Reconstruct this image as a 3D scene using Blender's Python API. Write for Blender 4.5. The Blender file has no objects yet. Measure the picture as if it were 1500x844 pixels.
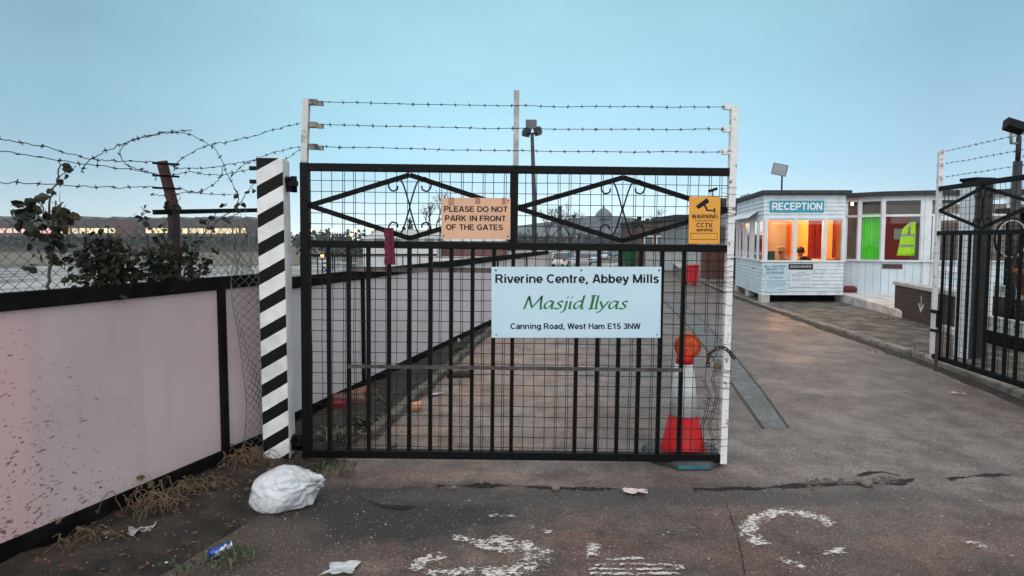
import bpy, bmesh, math, random
from mathutils import Vector, Matrix, noise
random.seed(7)
R = math.radians
SC = bpy.context.scene
COL = SC.collection

# ------------------------------------------------------------------ camera
H, FPX, PIT, CY = 1.6, 850.0, math.atan(48/850), 398.0
cam_d = bpy.data.cameras.new('camera'); cam = bpy.data.objects.new('camera', cam_d); COL.objects.link(cam)
cam.location = (0, 0, H); cam.rotation_euler = (math.pi/2 - PIT, 0, 0)
cam_d.sensor_width = 36; cam_d.lens = FPX/1500*36; cam_d.shift_y = -24/1500
cam_d.clip_start = 0.05; cam_d.clip_end = 3000
SC.camera = cam
cp, sp = math.cos(PIT), math.sin(PIT)
def P(px, py, Y):                       # point at depth Y seen along a pixel of the 1500 px reference
    u = (px-750)/FPX; v = (CY-py)/FPX
    t = Y/(cp+v*sp)
    return Vector((u*t, Y, H+t*(-sp+v*cp)))
def G(px, py, z=0.0):                   # point on the ground plane z
    u = (px-750)/FPX; v = (CY-py)/FPX
    t = (z-H)/(-sp+v*cp)
    return Vector((u*t, t*(cp+v*sp), z))
def PX(px, Y): return (px-750)/FPX*Y
def PZ(py, Y): return P(750, py, Y).z

# ------------------------------------------------------------------ sky, sun, exposure
SUN_EL, SUN_AZ = R(38), R(205)          # azimuth clockwise from +Y: behind the camera
W = bpy.data.worlds.new('World'); SC.world = W; W.use_nodes = True
nt = W.node_tree; nt.nodes.clear()
def N(t, kind, **kw):
    n = t.nodes.new(kind)
    for k, v in kw.items():
        setattr(n, k, v)
    return n
out = N(nt, 'ShaderNodeOutputWorld')
sky = N(nt, 'ShaderNodeTexSky', sky_type='NISHITA', sun_disc=False, sun_elevation=SUN_EL, sun_rotation=SUN_AZ, dust_density=0.0, air_density=.7, ozone_density=4.0)
bg1 = N(nt, 'ShaderNodeBackground'); bg1.inputs[1].default_value = 0.05
nt.links.new(sky.outputs[0], bg1.inputs[0])
tc = N(nt, 'ShaderNodeTexCoord'); sx = N(nt, 'ShaderNodeSeparateXYZ')
nt.links.new(tc.outputs['Generated'], sx.inputs[0])
nz = N(nt, 'ShaderNodeTexNoise'); nz.inputs['Scale'].default_value = 1.9; nz.inputs['Detail'].default_value = 4; nz.inputs['Roughness'].default_value = .45
mp = N(nt, 'ShaderNodeMapping'); mp.inputs['Scale'].default_value = (1, 1, 3.2)
nt.links.new(tc.outputs['Generated'], mp.inputs[0]); nt.links.new(mp.outputs[0], nz.inputs['Vector'])
ma = N(nt, 'ShaderNodeMath', operation='MULTIPLY_ADD'); ma.inputs[1].default_value = .34; ma.inputs[2].default_value = -.17
nt.links.new(nz.outputs[0], ma.inputs[0])
ad = N(nt, 'ShaderNodeMath', operation='ADD'); nt.links.new(sx.outputs['Z'], ad.inputs[0]); nt.links.new(ma.outputs[0], ad.inputs[1])
rp = N(nt, 'ShaderNodeValToRGB'); el = rp.color_ramp.elements
SKYC = [(0.0, (.46, .54, .55)), (.09, (.355, .470, .462)), (.21, (.295, .505, .510)), (.38, (.250, .455, .468)), (.6, (.76, .78, .74)), (1.0, (1.02, 1.0, .95))]
el[0].position = SKYC[0][0]; el[0].color = (*SKYC[0][1], 1)
el[1].position = SKYC[1][0]; el[1].color = (*SKYC[1][1], 1)
for p_, c_ in SKYC[2:]:
    e = el.new(p_); e.color = (*c_, 1)
nt.links.new(ad.outputs[0], rp.inputs[0])
bk = N(nt, 'ShaderNodeMapRange'); bk.inputs['From Min'].default_value = .25; bk.inputs['From Max'].default_value = -.8
bk.inputs['To Min'].default_value = 1.0; bk.inputs['To Max'].default_value = 1.9
nt.links.new(sx.outputs['Y'], bk.inputs['Value'])
bg2 = N(nt, 'ShaderNodeBackground'); bw = N(nt, 'ShaderNodeMapRange'); bw.inputs['From Min'].default_value = .1; bw.inputs['From Max'].default_value = -.6; nt.links.new(sx.outputs['Y'], bw.inputs['Value'])
mw = N(nt, 'ShaderNodeMix', data_type='RGBA'); mw.inputs[7].default_value = (.70, .69, .67, 1); nt.links.new(bw.outputs[0], mw.inputs[0]); nt.links.new(rp.outputs[0], mw.inputs[6])
nt.links.new(mw.outputs[2], bg2.inputs[0]); x2_ = N(nt, 'ShaderNodeMath', operation='MULTIPLY'); nt.links.new(sx.outputs['X'], x2_.inputs[0]); nt.links.new(sx.outputs['X'], x2_.inputs[1])
xf = N(nt, 'ShaderNodeMapRange'); xf.inputs['From Min'].default_value = 0; xf.inputs['From Max'].default_value = .33; xf.inputs['To Min'].default_value = 1.08; xf.inputs['To Max'].default_value = .66
nt.links.new(x2_.outputs[0], xf.inputs['Value']); sm_x = N(nt, 'ShaderNodeMath', operation='MULTIPLY'); nt.links.new(xf.outputs[0], sm_x.inputs[0]); nt.links.new(bk.outputs[0], sm_x.inputs[1])
nz2 = N(nt, 'ShaderNodeTexNoise'); nz2.inputs['Scale'].default_value = 3.2; nz2.inputs['Detail'].default_value = 5; nz2.inputs['Roughness'].default_value = .5; nt.links.new(mp.outputs[0], nz2.inputs['Vector'])
cm = N(nt, 'ShaderNodeMapRange'); cm.inputs['From Min'].default_value = .3; cm.inputs['From Max'].default_value = .7; cm.inputs['To Min'].default_value = .955; cm.inputs['To Max'].default_value = 1.045; nt.links.new(nz2.outputs[0], cm.inputs['Value'])
sm_c = N(nt, 'ShaderNodeMath', operation='MULTIPLY'); nt.links.new(sm_x.outputs[0], sm_c.inputs[0]); nt.links.new(cm.outputs[0], sm_c.inputs[1]); nt.links.new(sm_c.outputs[0], bg2.inputs[1])
ads = N(nt, 'ShaderNodeAddShader'); nt.links.new(bg1.outputs[0], ads.inputs[0]); nt.links.new(bg2.outputs[0], ads.inputs[1])
nt.links.new(ads.outputs[0], out.inputs[0])
sl = bpy.data.lights.new('sun', 'SUN'); sl.energy = 0.5; sl.angle = R(40); sl.color = (1, .90, .82)
so = bpy.data.objects.new('sun', sl); COL.objects.link(so)
sd = Vector((math.sin(SUN_AZ)*math.cos(SUN_EL), math.cos(SUN_AZ)*math.cos(SUN_EL), math.sin(SUN_EL)))
so.rotation_euler = sd.to_track_quat('Z', 'Y').to_euler(); so.location = (0, -5, 20)
SC.view_settings.view_transform = 'Standard'; SC.view_settings.look = 'None'
SC.view_settings.gamma = 1; SC.view_settings.use_curve_mapping = False
SC.view_settings.exposure = 0.22

# ------------------------------------------------------------------ mesh helpers
class MB:
    def __init__(s): s.v = []; s.f = []; s.sm = []
    def add(s, vs, fs, smooth=False):
        b = len(s.v); s.v += [tuple(q) for q in vs]
        for f in fs: s.f.append(tuple(i+b for i in f)); s.sm.append(smooth)
    def box(s, lo, hi, rot=None, piv=None):
        x0, y0, z0 = lo; x1, y1, z1 = hi
        vs = [Vector(q) for q in ((x0,y0,z0),(x1,y0,z0),(x1,y1,z0),(x0,y1,z0),(x0,y0,z1),(x1,y0,z1),(x1,y1,z1),(x0,y1,z1))]
        if rot is not None:
            c = Vector(piv) if piv is not None else (Vector(lo)+Vector(hi))/2
            vs = [c + rot @ (q-c) for q in vs]
        s.add(vs, [(0,3,2,1),(4,5,6,7),(0,1,5,4),(1,2,6,5),(2,3,7,6),(3,0,4,7)])
        return s
    def cbox(s, c, d, rot=None):
        c = Vector(c); d = Vector(d)/2
        return s.box(c-d, c+d, rot)
    def beam(s, a, b, w, h, up=(0,0,1)):        # rectangular bar from a to b
        a = Vector(a); b = Vector(b); d = (b-a).normalized(); up = Vector(up)
        if abs(d.dot(up)) > .98: up = Vector((0,1,0))
        sd_ = d.cross(up).normalized(); u2 = sd_.cross(d)
        vs = []
        for q in (a, b):
            for i, j in ((-1,-1),(1,-1),(1,1),(-1,1)): vs.append(q + sd_*(i*w/2) + u2*(j*h/2))
        s.add(vs, [(3,2,1,0),(4,5,6,7),(0,1,5,4),(1,2,6,5),(2,3,7,6),(3,0,4,7)])
        return s
    def tube(s, pts, r, n=6, caps=True, smooth=True):
        pts = [Vector(p) for p in pts]; k = len(pts)
        if k < 2: return s
        rs = r if isinstance(r, (list, tuple)) else [r]*k
        vs = []; ref = None
        for i, p in enumerate(pts):
            d = (pts[min(i+1, k-1)] - pts[max(i-1, 0)])
            d = d.normalized() if d.length > 1e-9 else Vector((0,0,1))
            if ref is None: ref = Vector((0,0,1)) if abs(d.z) < .9 else Vector((0,1,0))
            a = d.cross(ref)
            if a.length < 1e-6: a = d.orthogonal()
            a.normalize(); b = d.cross(a).normalized(); ref = -b if b.dot(ref) < 0 else b
            a = d.cross(ref).normalized()
            for j in range(n):
                t = 2*math.pi*j/n
                vs.append(p + (a*math.cos(t) + ref*math.sin(t))*rs[i])
        fs = [(i*n+j, i*n+(j+1) % n, (i+1)*n+(j+1) % n, (i+1)*n+j) for i in range(k-1) for j in range(n)]
        s.add(vs, fs, smooth)
        if caps:
            b = len(s.v) - k*n
            s.f.append(tuple(b+j for j in range(n))[::-1]); s.sm.append(False)
            s.f.append(tuple(b+(k-1)*n+j for j in range(n))); s.sm.append(False)
        return s
    def lathe(s, prof, c=(0,0,0), n=24, rot=None, smooth=True, sq=1):
        c = Vector(c); vs = []; k = len(prof)
        for r, z in prof:
            for j in range(n):
                t = 2*math.pi*j/n
                q = Vector((r*math.cos(t), r*math.sin(t), z))
                if rot is not None: q = rot @ q
                vs.append(c+q)
        fs = [(i*n+j, i*n+(j+1) % n, (i+1)*n+(j+1) % n, (i+1)*n+j) for i in range(k-1) for j in range(n)]
        s.add(vs, fs, smooth)
        b = len(s.v) - k*n
        if prof[0][0] > 1e-6: s.f.append(tuple(b+j for j in range(n))[::-1]); s.sm.append(False)
        if prof[-1][0] > 1e-6: s.f.append(tuple(b+(k-1)*n+j for j in range(n))); s.sm.append(False)
        return s
    def prism(s, poly, o, ax, ay, dp):           # polygon (2D) at origin o, axes ax, ay; extruded by vector dp
        o = Vector(o); ax = Vector(ax); ay = Vector(ay); dp = Vector(dp); n = len(poly)
        a = [o + ax*p[0] + ay*p[1] for p in poly]; b = [q+dp for q in a]
        fs = [tuple(range(n))[::-1], tuple(range(n, 2*n))] + [(i, (i+1) % n, n+(i+1) % n, n+i) for i in range(n)]
        s.add(a+b, fs); return s
    def quad(s, a, b, c, d): s.add([a, b, c, d], [(0,1,2,3)]); return s
    def build(s, name, mat, parent=None, bevel=0, fixn=True):
        me = bpy.data.meshes.new(name); me.from_pydata(s.v, [], s.f); me.update()
        for p, q in zip(me.polygons, s.sm): p.use_smooth = q
        if fixn:
            bm = bmesh.new(); bm.from_mesh(me); bmesh.ops.recalc_face_normals(bm, faces=bm.faces); bm.to_mesh(me); bm.free()
        me.materials.append(mat)
        o = bpy.data.objects.new(name, me); COL.objects.link(o)
        if parent is not None: o.parent = parent
        if bevel:
            m = o.modifiers.new('bevel', 'BEVEL'); m.width = bevel; m.segments = 2; m.limit_method = 'ANGLE'; m.angle_limit = R(40)
        return o
def tag(o, label=None, cat=None, group=None, kind=None):
    if label: o['label'] = label
    if cat: o['category'] = cat
    if group: o['group'] = group
    if kind: o['kind'] = kind
    return o
def thing(name, label, cat, loc=(0,0,0), rotz=0, group=None):
    o = bpy.data.objects.new(name, None); COL.objects.link(o); o.empty_display_size = .1
    o.location = loc; o.rotation_euler = (0, 0, rotz)
    return tag(o, label, cat, group)
def rel(root, p):                                # world point -> root space (loc + rotz)
    return Matrix.Rotation(-root.rotation_euler.z, 3, 'Z') @ (Vector(p)-Vector(root.location))
def dup(root, loc, rotz, label, group=None):
    r = root.copy(); COL.objects.link(r); r.location = loc; r.rotation_euler = (0, 0, rotz); r['label'] = label
    if group: r['group'] = group
    for ch in list(root.children):
        c = ch.copy(); COL.objects.link(c); c.parent = r
        for g in ch.children:
            d = g.copy(); COL.objects.link(d); d.parent = c
    return r
def spline(pts, n=8):                            # Catmull-Rom through points
    pts = [Vector(p) for p in pts]; o = []
    for i in range(len(pts)-1):
        p0 = pts[max(i-1, 0)]; p1 = pts[i]; p2 = pts[i+1]; p3 = pts[min(i+2, len(pts)-1)]
        for k in range(n):
            t = k/n
            o.append(.5*((2*p1)+(p2-p0)*t+(2*p0-5*p1+4*p2-p3)*t*t+(3*p1-p0-3*p2+p3)*t**3))
    o.append(pts[-1]); return o

# ------------------------------------------------------------------ materials
MATS = {}
def mat(name, c1, c2=None, scale=8, rough=.6, metal=0, bump=0, bscale=None, detail=5, lo=.4, hi=.65, spec=.5, r2=None, trans=0):
    if name in MATS: return MATS[name]
    m = bpy.data.materials.new(name); m.use_nodes = True; t = m.node_tree; b = t.nodes['Principled BSDF']
    b.inputs['Base Color'].default_value = (*c1, 1); b.inputs['Roughness'].default_value = rough
    b.inputs['Metallic'].default_value = metal; b.inputs['Specular IOR Level'].default_value = spec
    if trans: b.inputs['Transmission Weight'].default_value = trans
    t_c = N(t, 'ShaderNodeTexCoord')
    if c2 is not None:
        n = N(t, 'ShaderNodeTexNoise'); n.inputs['Scale'].default_value = scale; n.inputs['Detail'].default_value = detail; n.inputs['Roughness'].default_value = .6
        t.links.new(t_c.outputs['Object'], n.inputs['Vector'])
        r = N(t, 'ShaderNodeValToRGB'); r.color_ramp.elements[0].position = lo; r.color_ramp.elements[1].position = hi
        r.color_ramp.elements[0].color = (*c1, 1); r.color_ramp.elements[1].color = (*c2, 1)
        t.links.new(n.outputs[0], r.inputs[0]); t.links.new(r.outputs[0], b.inputs['Base Color'])
        if r2 is not None:
            q = N(t, 'ShaderNodeMapRange'); q.inputs['From Min'].default_value = lo; q.inputs['From Max'].default_value = hi
            q.inputs['To Min'].default_value = rough; q.inputs['To Max'].default_value = r2
            t.links.new(n.outputs[0], q.inputs['Value']); t.links.new(q.outputs[0], b.inputs['Roughness'])
    if bump:
        n2 = N(t, 'ShaderNodeTexNoise'); n2.inputs['Scale'].default_value = bscale or scale*3; n2.inputs['Detail'].default_value = 6
        t.links.new(t_c.outputs['Object'], n2.inputs['Vector'])
        bp = N(t, 'ShaderNodeBump'); bp.inputs['Strength'].default_value = bump; bp.inputs['Distance'].default_value = .02
        t.links.new(n2.outputs[0], bp.inputs['Height']); t.links.new(bp.outputs[0], b.inputs['Normal'])
    MATS[name] = m; return m
def emis(name, c, s):
    if name in MATS: return MATS[name]
    m = mat(name, tuple(min(x, .8) for x in c)); b = m.node_tree.nodes['Principled BSDF']
    b.inputs['Emission Color'].default_value = (*c, 1); b.inputs['Emission Strength'].default_value = s
    return m
def glass(name, tint=(.95, .97, .97), refl=.045):
    m = bpy.data.materials.new(name); m.use_nodes = True; t = m.node_tree; t.nodes.clear()
    o = N(t, 'ShaderNodeOutputMaterial'); a = N(t, 'ShaderNodeBsdfTransparent'); a.inputs[0].default_value = (*tint, 1)
    g = N(t, 'ShaderNodeBsdfGlossy'); g.inputs['Roughness'].default_value = .03
    f = N(t, 'ShaderNodeFresnel'); f.inputs[0].default_value = 1.5
    k = N(t, 'ShaderNodeMath', operation='MAXIMUM'); k.inputs[1].default_value = refl
    x = N(t, 'ShaderNodeMixShader'); t.links.new(f.outputs[0], k.inputs[0]); t.links.new(k.outputs[0], x.inputs[0])
    t.links.new(a.outputs[0], x.inputs[1]); t.links.new(g.outputs[0], x.inputs[2]); t.links.new(x.outputs[0], o.inputs[0])
    return m
black = mat('black_paint', (.0028, .003, .0032), (.045, .022, .014), 24, .5, bump=.2, bscale=50, spec=.14, lo=.66, hi=.74)
wire_m = mat('dark_wire', (.006, .006, .007), (.022, .015, .012), 14, .6, lo=.5, hi=.75, spec=.2)
barb_m = mat('barbed_wire_steel', (.02, .02, .021), (.05, .04, .035), 9, .6, spec=.25)
flaky = mat('flaking_white_paint', (.72, .72, .70), (.20, .12, .08), 26, .55, bump=.3, bscale=50, lo=.60, hi=.66)
white = mat('white_paint', (.72, .76, .78), (.60, .64, .67), 3, .5)
whiteb = mat('pale_blue_board', (.52, .70, .78), (.49, .66, .75), 2.5, .4)
ink = mat('black_ink', (.005, .0055, .007), rough=.55, spec=.25)
conc = mat('concrete', (.30, .29, .27), (.19, .18, .165), 5, .85, bump=.5, bscale=40)
conc_pale = mat('pale_concrete', (.52, .52, .50), (.36, .35, .33), 4, .8, bump=.3, bscale=30)
rust = mat('rusty_steel', (.10, .035, .028), (.045, .02, .018), 12, .7, bump=.3, bscale=60)
dark = mat('dark_timber', (.004, .0036, .0036), (.010, .009, .008), 7, .8, bump=.3, bscale=30, spec=.1)
galv = mat('galvanised_steel', (.36, .37, .37), (.22, .22, .22), 12, .45, metal=.5)
leaf_m = mat('bramble_leaf', (.013, .022, .013), (.060, .034, .016), 7, .55, lo=.46, hi=.70, spec=.3)
leaf_g = mat('green_weed', (.030, .050, .020), (.075, .085, .035), 6, .6)
stem_m = mat('bramble_stem', (.055, .032, .022), (.10, .075, .05), 10, .7)
dry_m = mat('dry_stem', (.20, .135, .075), (.09, .055, .03), 10, .8)
redp = mat('red_plastic', (.52, .008, .012), (.30, .022, .022), 9, .5, spec=.3, lo=.45, hi=.75, detail=8)
pane_m = glass('window_glass')

# ------------------------------------------------------------------ ground materials
def ground_mat():
    m = bpy.data.materials.new('worn_road_surface'); m.use_nodes = True; t = m.node_tree; b = t.nodes['Principled BSDF']; L = t.links.new
    tc = N(t, 'ShaderNodeTexCoord'); O = tc.outputs['Object']
    def noise_(sc, det=6, ro=.6):
        n = N(t, 'ShaderNodeTexNoise'); n.inputs['Scale'].default_value = sc; n.inputs['Detail'].default_value = det; n.inputs['Roughness'].default_value = ro
        L(O, n.inputs['Vector']); return n.outputs[0]
    def ramp(f, p0, c0, p1, c1):
        r = N(t, 'ShaderNodeValToRGB'); e = r.color_ramp.elements; e[0].position = p0; e[1].position = p1
        e[0].color = (*c0, 1); e[1].color = (*c1, 1); L(f, r.inputs[0]); return r.outputs[0]
    def mix(f, a, c, mode='MIX'):
        x = N(t, 'ShaderNodeMix', data_type='RGBA', blend_type=mode)
        if isinstance(f, float): x.inputs[0].default_value = f
        else: L(f, x.inputs[0])
        for i, q in ((6, a), (7, c)):
            if isinstance(q, tuple): x.inputs[i].default_value = (*q, 1)
            else: L(q, x.inputs[i])
        return x.outputs[2]
    def spot(cx, cy, rx, ry, soft=.5):
        mp = N(t, 'ShaderNodeMapping'); mp.vector_type = 'TEXTURE'; mp.inputs['Location'].default_value = (cx, cy, 0); mp.inputs['Scale'].default_value = (rx, ry, 1)
        L(O, mp.inputs[0]); ln = N(t, 'ShaderNodeVectorMath', operation='LENGTH'); L(mp.outputs[0], ln.inputs[0])
        nn = N(t, 'ShaderNodeMath', operation='MULTIPLY_ADD'); L(noise_(3.0), nn.inputs[0]); nn.inputs[1].default_value = 2.0; nn.inputs[2].default_value = -1.0
        a_ = N(t, 'ShaderNodeMath', operation='ADD'); L(ln.outputs['Value'], a_.inputs[0]); L(nn.outputs[0], a_.inputs[1])
        q = N(t, 'ShaderNodeMapRange'); q.interpolation_type = 'SMOOTHSTEP'; q.inputs['From Min'].default_value = 1+soft/2; q.inputs['From Max'].default_value = 1-soft/2
        L(a_.outputs[0], q.inputs['Value']); return q.outputs[0]
    base = ramp(noise_(.7, 8, .65), .35, (.118, .088, .079), .65, (.185, .152, .138))
    warm = ramp(noise_(1.9, 6), .46, (0, 0, 0), .62, (1, 1, 1))
    base = mix(spot(1.0, 2.5, 2.9, .95, .9), base, mix(warm, (.108, .082, .074), (.150, .088, .070)))
    base = mix(spot(-.3, 7.0, 1.2, 3.4, .8), base, mix(warm, (.30, .215, .172), (.245, .205, .182)))
    base = mix(spot(3.6, 7.5, 1.6, 4.2, .9), base, (.162, .140, .132))
    base = mix(spot(3.2, 4.3, 1.6, .8, .9), base, (.185, .168, .160))
    mott = ramp(noise_(3.2, 8, .72), .38, (.60, .57, .55), .64, (1.22, 1.22, 1.22))
    base = mix(1.0, base, mott, 'MULTIPLY')
    damp = spot(-.75, 3.33, .95, .40, .7)
    base = mix(damp, base, (.034, .030, .029))
    damp2 = spot(.9, 3.52, 1.8, .13, .9)
    base = mix(damp2, base, (.072, .062, .058))
    damp3 = spot(-1.3, 2.75, .28, .5, .9)
    base = mix(damp3, base, (.075, .060, .050))
    st = ramp(noise_(9, 5, .7), .55, (1, 1, 1), .75, (.62, .60, .59))
    base = mix(1.0, base, st, 'MULTIPLY')
    gr = ramp(noise_(130, 4, .75), .36, (.22, .22, .23), .66, (1.80, 1.77, 1.74))
    base = mix(1.0, base, gr, 'MULTIPLY')
    g_ = ramp(noise_(42, 5, .8), .34, (.52, .51, .51), .66, (1.48, 1.46, 1.45))
    base = mix(1.0, base, g_, 'MULTIPLY')
    vo = N(t, 'ShaderNodeTexVoronoi'); vo.inputs['Scale'].default_value = 85; L(O, vo.inputs['Vector'])
    sc = N(t, 'ShaderNodeSeparateColor'); L(vo.outputs['Color'], sc.inputs[0])
    g1 = N(t, 'ShaderNodeMath', operation='GREATER_THAN'); g1.inputs[1].default_value = .93; L(sc.outputs[0], g1.inputs[0])
    g2 = N(t, 'ShaderNodeMath', operation='LESS_THAN'); g2.inputs[1].default_value = .26; L(vo.outputs['Distance'], g2.inputs[0])
    g3 = N(t, 'ShaderNodeMath', operation='MULTIPLY'); L(g1.outputs[0], g3.inputs[0]); L(g2.outputs[0], g3.inputs[1])
    base = mix(g3.outputs[0], base, (.50, .43, .38))
    vo2 = N(t, 'ShaderNodeTexVoronoi'); vo2.inputs['Scale'].default_value = 34; L(O, vo2.inputs['Vector'])
    sc2 = N(t, 'ShaderNodeSeparateColor'); L(vo2.outputs['Color'], sc2.inputs[0])
    h1 = N(t, 'ShaderNodeMath', operation='GREATER_THAN'); h1.inputs[1].default_value = .972; L(sc2.outputs[1], h1.inputs[0])
    h2 = N(t, 'ShaderNodeMath', operation='LESS_THAN'); h2.inputs[1].default_value = .18; L(vo2.outputs['Distance'], h2.inputs[0])
    h3 = N(t, 'ShaderNodeMath', operation='MULTIPLY'); L(h1.outputs[0], h3.inputs[0]); L(h2.outputs[0], h3.inputs[1])
    base = mix(h3.outputs[0], base, (.60, .56, .52))
    L(base, b.inputs['Base Color'])
    q = N(t, 'ShaderNodeMapRange'); q.inputs['From Min'].default_value = .35; q.inputs['From Max'].default_value = .65; q.inputs['To Min'].default_value = .38; q.inputs['To Max'].default_value = .75
    L(noise_(1.1, 5), q.inputs['Value'])
    rr = N(t, 'ShaderNodeMath', operation='MULTIPLY_ADD'); L(damp, rr.inputs[0]); rr.inputs[1].default_value = -.15; L(q.outputs[0], rr.inputs[2]); L(rr.outputs[0], b.inputs['Roughness'])
    hs = N(t, 'ShaderNodeMath', operation='ADD'); L(noise_(120, 5, .75), hs.inputs[0]); L(noise_(12, 5, .6), hs.inputs[1])
    bp = N(t, 'ShaderNodeBump'); bp.inputs['Strength'].default_value = .55; bp.inputs['Distance'].default_value = .012
    L(hs.outputs[0], bp.inputs['Height']); L(bp.outputs[0], b.inputs['Normal'])
    return m
road_m = ground_mat()
dirt_m = mat('verge_soil', (.010, .008, .006), (.048, .036, .024), 6, .85, bump=.9, bscale=45, detail=9, lo=.38, hi=.68)
field_m = mat('rough_field', (.085, .085, .06), (.13, .115, .085), .12, .9)
yard_m = mat('pale_yard', (.36, .35, .34), (.10, .095, .082), .13, .6, lo=.42, hi=.56)
pave_m = mat('pavement_surface', (.058, .050, .040), (.19, .168, .145), 3.0, .85, bump=.6, bscale=50, detail=8)

# ------------------------------------------------------------------ setting: ground sheets
def sheet(name, pts, z, m, kind='structure'):
    b = MB(); b.add([(p[0], p[1], z) for p in pts], [tuple(range(len(pts)))]); return tag(b.build(name, m), kind=kind)
def terr(x, y):                          # the yard falls away beyond the gate and behind the hoarding
    e = y-15 if x > -1 else max(y-15, (-x-2.6)*.9)
    s_ = min(1, max(0, (.225-x/max(y, 5))/.06)) if y < 60 else 1
    k = min(1, max(0, (.02-x/max(y, 20))/.12))
    return -min(max(e, 0)*(.028+.0165*k), 2.4+3.6*k)*s_
def GT(px, py):                          # first hit of a pixel ray on that terrain
    y = 8.0
    while y < 900:
        p = P(px, py, y)
        if p.z <= terr(p.x, p.y): return Vector((p.x, p.y, terr(p.x, p.y)))
        y += .25
    return p
def terrain(name, x0, x1, y0, y1, nx, ny, dz, m, keep=None):
    b = MB(); b.v = [(x0+(x1-x0)*i/nx, y0+(y1-y0)*j/ny, 0) for j in range(ny+1) for i in range(nx+1)]
    b.v = [(x, y, terr(x, y)+dz) for x, y, z in b.v]
    b.f = [(j*(nx+1)+i, j*(nx+1)+i+1, (j+1)*(nx+1)+i+1, (j+1)*(nx+1)+i) for j in range(ny) for i in range(nx)]; b.sm = [False]*len(b.f)
    return tag(b.build(name, m), kind='structure')
b = MB(); xs_ = [-700, -300, -150, -80, -60, -45, -30, -20, -12, -7, -4.5, -2.6, -1, 1.5, 4.5, 9, 20, 60, 200, 700]; ys_ = [-60, 0, 4, 8, 12, 15, 20, 30, 45, 59.9, 60.1, 80, 110, 149.9, 200, 400, 800]
b.v = [(x, y, terr(x, y)-.05) for y in ys_ for x in xs_]; nx_ = len(xs_); b.f = [(j*nx_+i, j*nx_+i+1, (j+1)*nx_+i+1, (j+1)*nx_+i) for j in range(len(ys_)-1) for i in range(nx_-1)]; b.sm = [False]*len(b.f)
tag(b.build('ground', field_m), kind='structure')
sheet('road', [(-3.2, -6), (13, -6), (13, 15), (1.5, 15), (-1.0, 15), (-1.0, 6), (-3.2, 3)], 0, road_m)
terrain('road', -1, 13, 15, 46, 24, 24, 0, road_m)
FA0, FA1 = Vector((-2.68, 1.96, 0)), Vector((-1.832, 4.29, 0))       # near hoarding line
FB0, FB1 = Vector((-1.93, 4.40, 0)), Vector((.95, 15.6, 0))          # hoarding beyond the gate
terrain('yard', -130, -2.6, 2, 165, 100, 150, .0, yard_m)
terrain('yard', -2.6, -1.0, 15, 165, 4, 70, .0, yard_m)
terrain('yard', -1, 60, 46, 200, 30, 60, .0, yard_m)
terrain('grass_field', -340, -62, 168, 330, 4, 4, .06, mat('field_grass', (.10, .095, .065), (.15, .125, .085), .12, .9))
# pavement on the right, with its kerb
KP = [Vector((4.35, 2.2, 0)), Vector((4.97, 5.55, 0)), Vector((5.29, 7.29, 0)), Vector((5.9, 13.4, 0)), Vector((6.25, 16.6, 0)), Vector((6.9, 21, 0))]
kz = lambda y: .09-.065*min(1, max(0, (y-7.29)/6.1))      # the pavement drops towards the booth
b = MB()
for a, c in zip(KP[:-1], KP[1:]):
    o1 = Vector((.14, 0, 0))
    b.add([(a+o1)+Vector((0,0,kz(a.y))), (c+o1)+Vector((0,0,kz(c.y))), Vector((14, c.y, kz(c.y))), Vector((14, a.y, kz(a.y)))], [(0,1,2,3)])
tag(b.build('pavement', pave_m), kind='structure')
b = MB()
for a, c in zip(KP[:-1], KP[1:]):
    d = c-a; n = max(1, int(d.length/.9))
    for i in range(n):
        p = a+d*(i/n); q = a+d*((i+1)/n)-d.normalized()*.008
        jz = random.uniform(-.012, .008); jx = random.uniform(-.012, .012)
        vs = []
        for s_ in (p, q):
            hk = kz(s_.y)+.01+jz*.7
            vs += [s_+Vector((jx, 0, -.02)), s_+Vector((jx+.02, 0, hk-.015)), s_+Vector((jx+.035, 0, hk)), s_+Vector((.15, 0, hk)), s_+Vector((.15, 0, -.02))]
        b.add(vs, [(0,1,6,5), (1,2,7,6), (2,3,8,7), (3,4,9,8), (0,4,3,2,1), (5,6,7,8,9)])
tag(b.build('kerb', mat('kerb_stone', (.27, .24, .21), (.10, .085, .07), 6, .85, bump=.7, bscale=35)), kind='structure')
b = MB()                                                               # soil gathered along the kerb foot
for a, c in zip(KP[:-1], KP[1:]):
    d = c-a; n = int(d.length/.18)
    for i in range(n):
        p = a+d*(i/n); q = a+d*((i+1)/n)
        if i == 0: w0 = .10
        w1 = .05+.13*abs(noise.noise(q*1.7))+random.uniform(0, .03)
        b.add([p+Vector((.01, 0, .03)), q+Vector((.01, 0, .03)), q+Vector((-w1, 0, .004)), p+Vector((-w0, 0, .004))], [(0,1,2,3)]); w0 = w1
tag(b.build('gutter_soil', dirt_m), kind='structure')

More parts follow.
